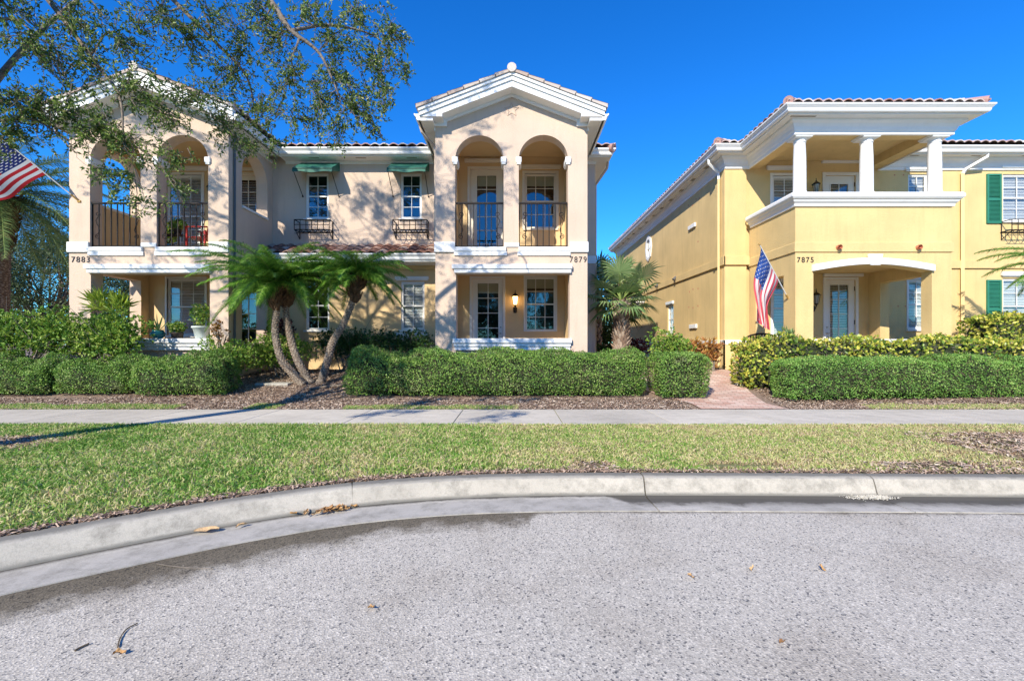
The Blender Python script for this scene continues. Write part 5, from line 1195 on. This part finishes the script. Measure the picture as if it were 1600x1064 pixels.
# ---- the oak whose trunk stands just outside the left edge
def oak():
    rg = np.random.default_rng(5); T = Vector((-6.2, 4.6, .12)); fork = Vector((-6.25, 4.75, 2.9))
    e = empty('oak_tree', tuple(T), 'live oak whose leafy branches hang into the picture from the upper left', 'tree'); b = MB()
    b.tube([T - Vector((0, 0, .1)), T + Vector((.0, .02, .4)), T + Vector((-.05, .05, 1.4)), fork], [.27, .19, .165, .15], 16); b.build('trunk', M['bark'], e, smooth=True)
    V_ = Vector
    limbs = [([fork, at(-120, -120, 5.0), at(20, -60, 5.3), at(75, 0, 5.5), at(150, 100, 5.5), at(186, 150, 5.4), at(193, 215, 5.3)], .085),
             ([fork, V_((-6.0, 4.9, 5.0)), at(120, -150, 5.8), at(240, -30, 5.9), at(330, 60, 6.0), at(385, 120, 6.2), at(400, 190, 6.3)], .08),
             ([fork, V_((-5.7, 4.9, 5.4)), at(320, -140, 5.6), at(420, -2, 5.6), at(455, 48, 5.6), at(500, 85, 5.7), at(530, 150, 5.8)], .10),
             ([at(455, 48, 5.6), at(520, 40, 5.8), at(590, 60, 6.0), at(630, 110, 6.1)], .035),
             ([fork, V_((-5.5, 4.6, 6.2)), at(480, -170, 5.8), at(570, -60, 6.0), at(610, 10, 6.0)], .06),
             ([fork, at(-140, 80, 5.0), at(-40, 45, 5.0), at(20, 30, 5.1), at(60, 60, 5.1)], .07),
             ([fork, at(-100, 200, 4.9), at(-10, 190, 5.0), at(60, 190, 5.1), at(120, 240, 5.2)], .05),
             ([fork, V_((-5.2, 4.0, 4.2)), V_((-4.4, 3.2, 4.3)), V_((-3.6, 2.4, 4.0))], .05),
             ([fork, V_((-7.4, 5.2, 5.6)), V_((-7.9, 5.2, 8.2)), V_((-7.2, 4.9, 10.8))], .15), ([V_((-7.8, 5.2, 7.6)), V_((-7.0, 4.6, 9.4)), V_((-5.9, 4.2, 10.9))], .09), ([fork, V_((-6.6, 4.4, 5.8)), V_((-6.2, 4.3, 8.4)), V_((-5.0, 4.6, 9.8))], .13),
             ([fork, V_((-5.6, 5.2, 6)), V_((-4.6, 5.8, 8.6))], .10), ([fork, V_((-6.1, 5.8, 5.2)), V_((-6.0, 7.2, 7.4))], .08), ([fork, V_((-5.1, 4.0, 6)), V_((-3.8, 3.4, 8.0))], .08), ([fork, V_((-7.6, 4, 4.8)), V_((-9.2, 3.2, 6.4))], .08)]
    pts = []; 
    for L, r in limbs:
        P_ = catmull(L, 7); n = len(P_); rs = [max(.008, r * (1 - .85 * i / (n - 1))) for i in range(n)]
        m = MB(); rs = [q * .62 for q in rs]; m.tube(P_, rs, 9); m.build('limb', M['bark'], e, smooth=True)
        pts += [(p, rr) for p, rr in zip(P_[3:], rs[3:])]
    PA = np.array([p[:] for p, _ in pts])
    # masses of foliage: (px, py, distance, radius, sprays)
    masses = [(20, 20, 5.2, .35, 30), (60, 75, 5.1, .40, 46), (120, 30, 5.4, .4, 42), (130, 95, 5.4, .35, 36), (200, 60, 5.6, .4, 40), (250, 20, 5.8, .4, 34), (210, 130, 5.4, .32, 36), (300, 60, 6.0, .4, 34),
              (20, 150, 5.0, .30, 34), (60, 175, 5.1, .34, 48), (10, 210, 5.0, .26, 30), (110, 170, 5.2, .28, 30), (160, 190, 5.3, .26, 34), (130, 215, 5.2, .2, 16), (200, 225, 5.3, .28, 36), (250, 170, 5.5, .34, 40), (270, 240, 5.4, .22, 18), (190, 280, 5.3, .20, 16), (215, 310, 5.3, .16, 10), (275, 295, 5.4, .16, 9), (160, 262, 5.2, .14, 8),
              (340, 30, 5.9, .34, 30), (360, 120, 6.1, .40, 40), (300, 150, 5.8, .32, 34), (350, 190, 6.2, .34, 36), (390, 225, 6.3, .22, 18), (410, 170, 6.2, .34, 34), (430, 60, 5.8, .34, 32), (400, 20, 5.7, .3, 24), (450, 120, 5.9, .36, 36), (470, 190, 6.2, .30, 26), (430, 225, 6.3, .14, 8),
              (520, 60, 5.8, .36, 36), (540, 120, 5.9, .36, 44), (505, 155, 5.9, .30, 32), (560, 175, 6.0, .30, 32), (530, 205, 6.0, .22, 18), (590, 90, 6.0, .34, 38), (600, 140, 6.0, .26, 28), (480, 20, 5.8, .3, 24), (560, 20, 6.0, .3, 26), (610, 40, 6.0, .26, 22), (585, 200, 6.1, .16, 10), (635, 120, 6.1, .12, 8), (625, 60, 6.1, .14, 9), (370, 70, 6.0, .3, 22)]
    C = [(at(a, b_, d), r * 1.25, int(k * 1.35)) for a, b_, d, r, k in masses]
    for i in range(150):       # the crown above the frame: its shadow falls on the house fronts
        a = rg.random() * 6.28; q = math.sqrt(rg.random()) * 5.0; z = rg.uniform(5.8, 11.6); p = V_((-8.2 + q * math.cos(a), 4.6 + q * .6 * math.sin(a), z))
        if p.z < 1.3 + 560 * p.y / F and abs(p.x) < 1.2 * p.y: p.z = 1.3 + 620 * p.y / F
        C.append((p, rg.uniform(.35, .6), int(rg.uniform(16, 30))))
    for i in range(46): C.append((V_((rg.uniform(-8.6, -4.4), rg.uniform(3.6, 5.8), rg.uniform(7.4, 11.8))), rg.uniform(.3, .5), int(rg.uniform(22, 38))))
    for i in range(11): C.append((V_((rg.uniform(-5.2, -2.5), rg.uniform(1.6, 3.3), rg.uniform(4.0, 4.8))), rg.uniform(.25, .4), int(rg.uniform(20, 34))))
    tw = MB(); LP, LD, LR = [], [], []
    for c, r, k in C:
        dd = np.linalg.norm(PA - np.array(c[:]), axis=1); j = int(np.argmin(dd)); s0 = V_(PA[j]); r0 = min(.03, pts[j][1] * .6)
        mid = s0.lerp(c, .5) + V_(rg.normal(0, .10, 3)); br = [s0, s0.lerp(mid, .5) + V_(rg.normal(0, .04, 3)), mid, mid.lerp(c, .5) + V_(rg.normal(0, .05, 3)), c, c + (c - mid).normalized() * r * .8 + V_((0, 0, -.05))]
        tw.tube(br, [r0, r0 * .8, r0 * .6, r0 * .45, r0 * .3, .003], 5)
        for q in range(k):
            u = V_(rg.normal(0, 1, 3)); u.normalize(); base = c + u * r * (rg.random() ** .5) * .9; t = br[3 + int(rg.random() * 3)] if rg.random() < .7 else br[2 + int(rg.random() * 2)]
            st_ = t.lerp(base, .25)
            end = base + V_(rg.normal(0, .08, 3)) + V_((0, 0, -.04))
            if rg.random() < .75: tw.tube([st_, base.lerp(st_, .4) + V_(rg.normal(0, .02, 3)), end], [.005, .0035, .002], 4, cap=False)
            ax = (end - st_); 
            if ax.length < .05: ax = V_((0, 0, -.1))
            ax = ax.normalized(); nl = 16; 
            for w_ in range(nl):
                f = w_ / nl; p = end - ax * .20 * (1 - f) + V_(rg.normal(0, .010, 3)); LP.append(p[:]); d = ax * .5 + V_(rg.normal(0, .62, 3)) + V_((0, 0, -.05)); LD.append(d[:]); LR.append(rg.random())
    tw.build('twigs', M['bark'], e); LP = np.array(LP); LD = np.array(LD); n = len(LP)
    leaves('foliage', LP, LD, rg.uniform(.034, .064, n), rg.uniform(.015, .026, n), M['oakleaf'], e, rnd=np.array(LR), bend=.08)
oak()

# ================================================================== FLAGS
M['fred'] = leafmat('flag_red', [(0, (.55, .02, .03)), (1, (.55, .02, .03))], .35, .7); M['fwhite'] = leafmat('flag_white', [(0, (.80, .78, .76)), (1, (.8, .78, .76))], .35, .7); M['fblue'] = leafmat('flag_blue', [(0, (.015, .03, .16)), (1, (.015, .03, .16))], .35, .7)
M['pinkred'] = leafmat('faded_red', [(0, (.72, .10, .14)), (1, (.72, .10, .14))], .35, .7); M['fadeblue'] = leafmat('faded_blue', [(0, (.03, .09, .36)), (1, (.03, .09, .36))], .35, .7)
def flag(base, tip, fn, label, faded, t0, t1):
    e = empty('flag', tuple(base), label, 'flag', 'flags on the house fronts'); b = MB(); base, tip = Vector(base), Vector(tip)
    b.tube([base, tip], [.014, .012], 10); b.build('pole', M['white'], e)
    d = (tip - base).normalized(); k = MB(); k.tube([tip, tip + d * .03, tip + d * .06], [.014, .03, .006], 10); k.build('finial', M['brass'], e)
    k = MB(); k.tube([base - d * .10, base + d * .10], [.02, .022], 10); k.tube([base - d * .10 - Vector((.035, 0, 0)), base - d * .1 + Vector((.035, 0, 0))], .03, 8); k.build('bracket', M['brass'], e)
    nu, nv = 60, 52; V = np.array([fn(i / nu, j / nv)[:] for j in range(nv + 1) for i in range(nu + 1)]); Fc = np.array([[j * (nu + 1) + i, j * (nu + 1) + i + 1, (j + 1) * (nu + 1) + i + 1, (j + 1) * (nu + 1) + i] for j in range(nv) for i in range(nu)])
    stars = {(2 * a, int(2.8 * b_)) for a in range(1, 12) for b_ in range(1, 10) if (a + b_) % 2 == 0}
    mi = []
    for j in range(nv):
        for i in range(nu):
            if i < 24 and j < 28: mi.append(1 if (i, j) in stars or (i - 1, j) in stars and faded is None else 2)
            else: mi.append(0 if (j // 4) % 2 == 0 else 1)
    o = npmesh('cloth', V, Fc, rng.random(len(V)), M['pinkred' if faded else 'fred'], e, 4, True); o.data.materials.append(M['fwhite']); o.data.materials.append(M['fadeblue' if faded else 'fblue'])
    o.data.polygons.foreach_set('material_index', np.array(mi, dtype=np.int32)); return e
b0, t0 = Vector((6.575, 10.86, 2.42)), Vector((5.5, 10.1, 3.5))
def f_right(u, v):
    h = t0.lerp(b0, .04 + .60 * v); g = min(1, u * 1.7); g = g * g * (3 - 2 * g); w_ = u ** .7
    xc = 5.60 + .56 * (v - .5) * (1 - .25 * u) + .09 * u; x_ = h.x + (xc - h.x) * g * .9
    return Vector((x_ + .03 * math.sin(v * 15 + 2 * u) * w_, h.y + (.10 * math.sin(v * 13 + 4 * u) + .03 * math.sin(v * 29)) * w_ - .12 * g * (v - .5), h.z - u * (1.62 - .42 * (v)) + .03 * math.sin(v * 9) * w_))
flag(b0, t0, f_right, 'faded flag hanging limp from a white pole on the yellow house', True, 0, 1)
b1, t1 = Vector((-10.31, 10.74, 4.75)), Vector((-11.0, 9.85, 5.72))
def f_left(u, v):
    h = t1.lerp(b1, .02 + .56 * v); D_ = Vector((-1.02, -.22, -.86 + .12 * v)) ; p = h + D_ * u * 1.05
    return p + Vector((.0, .07 * math.sin(u * 8 + v * 2.5) * u ** .5, -.10 * u * (1 - u) + .03 * math.sin(u * 7 + 1)))
flag(b1, t1, f_left, 'bright flag blowing left from a pole on the left pier of 7883', None, 0, 1)

# ================================================================== THINGS ON THE PORCHES
def potted(x, y, z, prof, potmat, label, kind, seed, potname='pot', name='potted_plant'):
    rg = np.random.default_rng(seed); e = empty(name, (x, y, z), label, 'plant pot', None); b = MB(); b.lathe(prof, (x, y, z), 24); b.build(potname, M[potmat], e, smooth=True)
    h = max(p[1] for p in prof); r = prof[-2][0]; s = MB(); s.lathe([(0, h - .035), (r * .92, h - .03), (0, h - .025)], (x, y, z), 16); s.build('soil', M['soilmat'], e)
    zt = z + h - .03
    if kind == 'agave':
        V, Fc = [], []
        for i in range(22):
            a = i * 2.4; el = 1.3 - 1.05 * (i / 22) ; L = .42 + .12 * rg.random(); d = Vector((math.cos(a) * math.cos(el), math.sin(a) * math.cos(el), math.sin(el))); sd_ = Vector((-math.sin(a), math.cos(a), 0)); up = d.cross(sd_) * -1; p = Vector((x, y, zt)); n0 = len(V)
            V += [p - sd_ * .015, p + sd_ * .015, p + d * L * .5 + sd_ * .014 + up * .01, p + d * L * .5 - sd_ * .014 + up * .01, p + d * L - Vector((0, 0, .04))]; Fc += [(n0, n0 + 1, n0 + 2), (n0, n0 + 2, n0 + 3), (n0 + 3, n0 + 2, n0 + 4)]
        npmesh('foliage', np.array([v[:] for v in V]), np.array(Fc), rng.random(len(V)), M['fanleaf'], e)
    else:
        n, rx, hh, lf = {'bushy': (420, .2, .26, .075), 'tall': (520, .26, .55, .075), 'thin': (160, .14, .45, .07)}[kind]
        P_ = rg.normal(size=(n, 3)); P_ = unit(P_) * (rg.random((n, 1)) ** .4) * np.array([rx, rx * .8, hh * .5]) + np.array([x, y, zt + hh * .55])
        leaves('foliage', P_, rg.normal(size=(n, 3)) + np.array([0, 0, .6]), lf, lf * .5, M['limeleaf' if kind != 'thin' else 'darkleaf'], e)
        b = MB()
        for i in range(7): a = rg.random() * 6.28; b.tube([(x, y, zt), (x + .05 * math.cos(a), y + .05 * math.sin(a), zt + hh * .3), (x + rx * .6 * math.cos(a), y + rx * .5 * math.sin(a), zt + hh * .75)], [.008, .006, .003], 5)
        b.build('stems', M['stem'], e)
    return e
M['lime2'] = leafmat('bright_lime_blade', [(0, (.22, .38, .04)), (1, (.62, .72, .12))], .4, .4)
kz = 1.442; ky_ = D1 + .10
potted(-8.48, ky_, kz, [(.0, 0), (.09, .0), (.15, .06), (.16, .11), (.12, .17), (.11, .18), (.13, .20), (.10, .20), (0, .19)], 'teal', 'spiky agave in a round teal pot on the porch wall of 7883', 'agave', 1, 'pot')
potted(-8.02, ky_, kz, [(.0, 0), (.11, .0), (.13, .12), (.14, .13), (.12, .14), (0, .13)], 'darkpot', 'bushy green plant in a small dark pot on the porch wall of 7883', 'bushy', 2)
potted(-7.44, ky_, kz, [(.0, 0), (.12, .0), (.125, .02), (.18, .24), (.205, .25), (.205, .29), (.18, .29), (0, .27)], 'planter', 'leafy plant in a tall pale green planter on the porch wall of 7883', 'tall', 3)
potted(-8.80, D1 + .85, 3.602, [(.0, 0), (.12, .0), (.16, .22), (.17, .24), (.15, .24), (0, .22)], 'bluepot', 'plant in a blue pot on the balcony floor of 7883', 'tall', 4)
def stand():
    e = empty('plant_stand', (-8.45, D1 + .52, 3.602), 'black metal plant table on the balcony of 7883', 'table'); x, y, z = -8.45, D1 + .52, 3.602
    b = MB(); b.box(x - .28, x + .28, y - .14, y + .14, z + .40, z + .42); b.build('table_top', M['iron'], e, bevel=.004)
    for sx in (-1, 1):
        for sy in (-1, 1): b = MB(); b.tube([(x + sx * .25, y + sy * .12, z + .4), (x + sx * .27, y + sy * .13, z)], .012, 6); b.build('leg', M['iron'], e)
stand()
potted(-8.32, D1 + .52, 4.024, [(.0, 0), (.07, .0), (.09, .12), (.10, .13), (.08, .13), (0, .12)], 'darkpot', 'bright leafy plant on the black table on the balcony of 7883', 'bushy', 6)
def redchair():
    x, y, z = -7.90, D1 + .85, 3.602; e = empty('rocking_chair', (x, y, z), 'red wooden rocking chair on the balcony of 7883', 'chair')
    for s in (-1, 1):
        b = MB(); b.tube([(x - .38, y + s * .27, z + .10), (x - .15, y + s * .27, z + .03), (x + .15, y + s * .27, z + .03), (x + .40, y + s * .27, z + .12)], .02, 6); b.build('rocker', M['red'], e)
        for dx, h in ((-.24, .62), (.22, .55)): b = MB(); b.box(x + dx - .02, x + dx + .02, y + s * .27 - .02, y + s * .27 + .02, z + .04, z + h); b.build('leg', M['red'], e)
        b = MB(); b.box(x - .32, x + .28, y + s * .27 - .045, y + s * .27 + .045, z + .62, z + .645); b.build('armrest', M['red'], e, bevel=.005)
    b = MB()
    for i in range(6): b.box(x - .28 + i * .09, x - .205 + i * .09, y - .25, y + .25, z + .38, z + .40)
    b.build('seat', M['red'], e)
    b = MB()
    for i in range(5):
        yy = y - .22 + i * .11; b.add([(x + .20, yy - .04, z + .38), (x + .20, yy + .04, z + .38), (x + .44, yy + .04, z + 1.08), (x + .44, yy - .04, z + 1.08), (x + .22, yy - .04, z + .38), (x + .22, yy + .04, z + .38), (x + .46, yy + .04, z + 1.08), (x + .46, yy - .04, z + 1.08)], [(0, 1, 2, 3), (7, 6, 5, 4), (0, 4, 5, 1), (2, 6, 7, 3), (1, 5, 6, 2), (0, 3, 7, 4)])
    b.build('backrest', M['red'], e)
redchair()
def bench():
    x, y, z = 6.15, 11.2, .6; e = empty('garden_bench', (x, y, z), 'black slatted bench with an arched back behind the croton hedge of the yellow house', 'bench')
    b = MB(); pts = [(x + .48 * math.cos(R(a)), y, z + .72 + .24 * math.sin(R(a))) for a in range(0, 181, 12)]; b.tube(pts, .022, 8); b.tube([(x - .48, y, z + .45), (x + .48, y, z + .45)], .018, 8)
    for i in range(13): xx = x - .42 + .07 * i; h = .24 * math.sqrt(max(0, 1 - ((xx - x) / .48) ** 2)); b.box(xx - .012, xx + .012, y - .008, y + .008, z + .45, z + .72 + h)
    b.build('backrest', M['iron'], e)
    b = MB()
    for i in range(6): b.box(x - .5, x + .5, y - .06 - .07 * i, y - .01 - .07 * i, z + .42, z + .44)
    b.build('seat', M['iron'], e)
    for sx in (-1, 1):
        for dy, h in ((0, .72), (-.40, .62)): b = MB(); b.box(x + sx * .48 - .02, x + sx * .48 + .02, y + dy - .02, y + dy + .02, z, z + h); b.build('leg', M['iron'], e)
        b = MB(); b.box(x + sx * .48 - .025, x + sx * .48 + .025, y - .44, y + .02, z + .62, z + .645); b.build('armrest', M['iron'], e)
bench()
shrub(6.55, 10.75, .16, .14, 1.0, 1.62, 'blue green strappy plant beside the arched bench', 'fanleaf', .22, 160, seed=20, name='strappy_plant', cat='plant', blobs=3, aspect=.12, up=1.4)
shrub(-9.35, 10.5, .40, .25, 1.85, 2.42, 'bright lime spiky dracaena in front of the left porch opening', 'lime2', .34, 240, seed=21, name='dracaena', cat='plant', blobs=4, aspect=.10, up=.9, tuft=10)
shrub(-6.62, 10.35, .22, .2, 1.2, 1.95, 'sparse pale variegated plant before the right pier of 7883', 'redcroton', .07, 260, seed=22, name='variegated_plant', cat='plant', blobs=6)
# step stone beside the palms, hose-box stone by the path
b = MB(); b.box(-5.75, -5.0, 10.15, 10.6, .33, .43); tag(b.build('step_stone', M['stone'], bevel=.02), 'pale flat concrete stone in the mulch left of the palm trunks', 'stone')
b = MB(); b.lathe([(0, 0), (.14, .0), (.15, .03), (.10, .06), (0, .065)], (5.12, 10.25, gz(5.1, 10.2) - .01), 10); tag(b.build('edging_stone', M['stone'], smooth=True), 'grey stone at the edge of the brick path under the croton hedge', 'stone')
b = MB(); b.tube([(-4.35, 9.75, .34), (-4.1, 9.95, .37), (-3.7, 10.15, .40)], [.025, .03, .02], 7); tag(b.build('fallen_branch', M['bark']), 'short dead branch lying on the mulch by the palm trunks', 'branch')

# ================================================================== SMALL LITTER
def fallen(x, y, z, L, W_, a, label, group, mat='dryleaf', seed=0):
    rg = random.Random(seed); me = MB(); n = 7; vs = []; fs = []
    for i in range(n):
        t = i / (n - 1); w_ = W_ * .5 * math.sin(math.pi * min(.97, .04 + t * .95)) ** .8 + .001; h = .012 + .02 * math.sin(t * 3 + seed) * rg.random()
        for s in (-1, 0, 1): vs.append(((t - .5) * L, s * w_ + .006 * math.sin(t * 5), (.004 if s == 0 else .008 + .01 * rg.random()) + abs(h) * t))
    for i in range(n - 1):
        for k in range(2): fs.append((i * 3 + k, i * 3 + k + 1, (i + 1) * 3 + k + 1, (i + 1) * 3 + k))
    me.cr = rg.random(); me.add(vs, fs); o = me.build('fallen_leaf', M[mat]); o.location = (x, y, z); o.rotation_euler = (rg.uniform(-.3, .3), rg.uniform(-.2, .2), a); tag(o, label, 'leaf', group); return o
rl = random.Random(9)
def pan_pt(s, o): p = at_s(s); q = at_s(s + .01); d = (q - p).normalized(); return p.x + d.y * o, p.y - d.x * o
for i in range(26):
    s = j0 - .04 - abs(rl.gauss(0, .22)) + (.06 if i % 5 == 0 else 0); x_, y_ = pan_pt(s, rl.uniform(.19, .28)); fallen(x_, y_, .004 + .008 * (i % 3), rl.uniform(.04, .085), rl.uniform(.018, .035), rl.uniform(0, 6.3), 'curled dry brown leaf in the drift against the kerb joint', 'dry leaves drifted against the kerb', seed=i)
x_, y_ = pan_pt(j0 - 1.02, .24); fallen(x_, y_, .006, .15, .055, .35, 'large tan dry leaf lying alone in the gutter left of the leaf drift', 'dry leaves on the street', seed=50)
x_, y_ = pan_pt(j0 - .80, .27); fallen(x_, y_, .006, .07, .02, .9, 'small dark dry leaf right of the large tan one', 'dry leaves on the street', seed=51)
p = at(186, 1024, F * 1.3 / (1024 - 538)); fallen(p.x, p.y, .003, .045, .018, .5, 'small orange leaf on the road below the long twig', 'dry leaves on the street', seed=52)
for i, (px, py, lb) in enumerate(((580, 952, 'tiny brown leaf on the road left of centre'), (1175, 893, 'tiny brown leaf on the road right of centre'), (1285, 892, 'tiny tan leaf on the road below the sand patch'), (1080, 904, 'small brown leaf fragment on the middle of the road'), (1222, 1008, 'tiny tan leaf near the lower edge of the road'))):
    d = F * 1.3 / (py - 538); fallen((px - 800) * d / F, d, .003, .035, .014, i, lb, 'dry leaves on the street', seed=60 + i)
def twig(pts, label, mat='stem', r=.004):
    P_ = [Vector(((a - 800) * (F * 1.3 / (b_ - 538)) / F, F * 1.3 / (b_ - 538), .006)) for a, b_ in pts]; m = MB(); m.tube(catmull(P_, 4), r, 6); tag(m.build('fallen_twig', M[mat]), label, 'twig', 'twigs on the street')
twig([(215, 975), (197, 985), (187, 1000), (184, 1013)], 'long curved dark twig on the lower left of the road', 'stem', .0028)
twig([(139, 1007), (126, 1013), (117, 1018)], 'short dark twig on the road left of the curved one')
twig([(245, 882), (280, 887), (334, 890)], 'pale thin stalk lying on the stained road edge', 'greystem', .002)
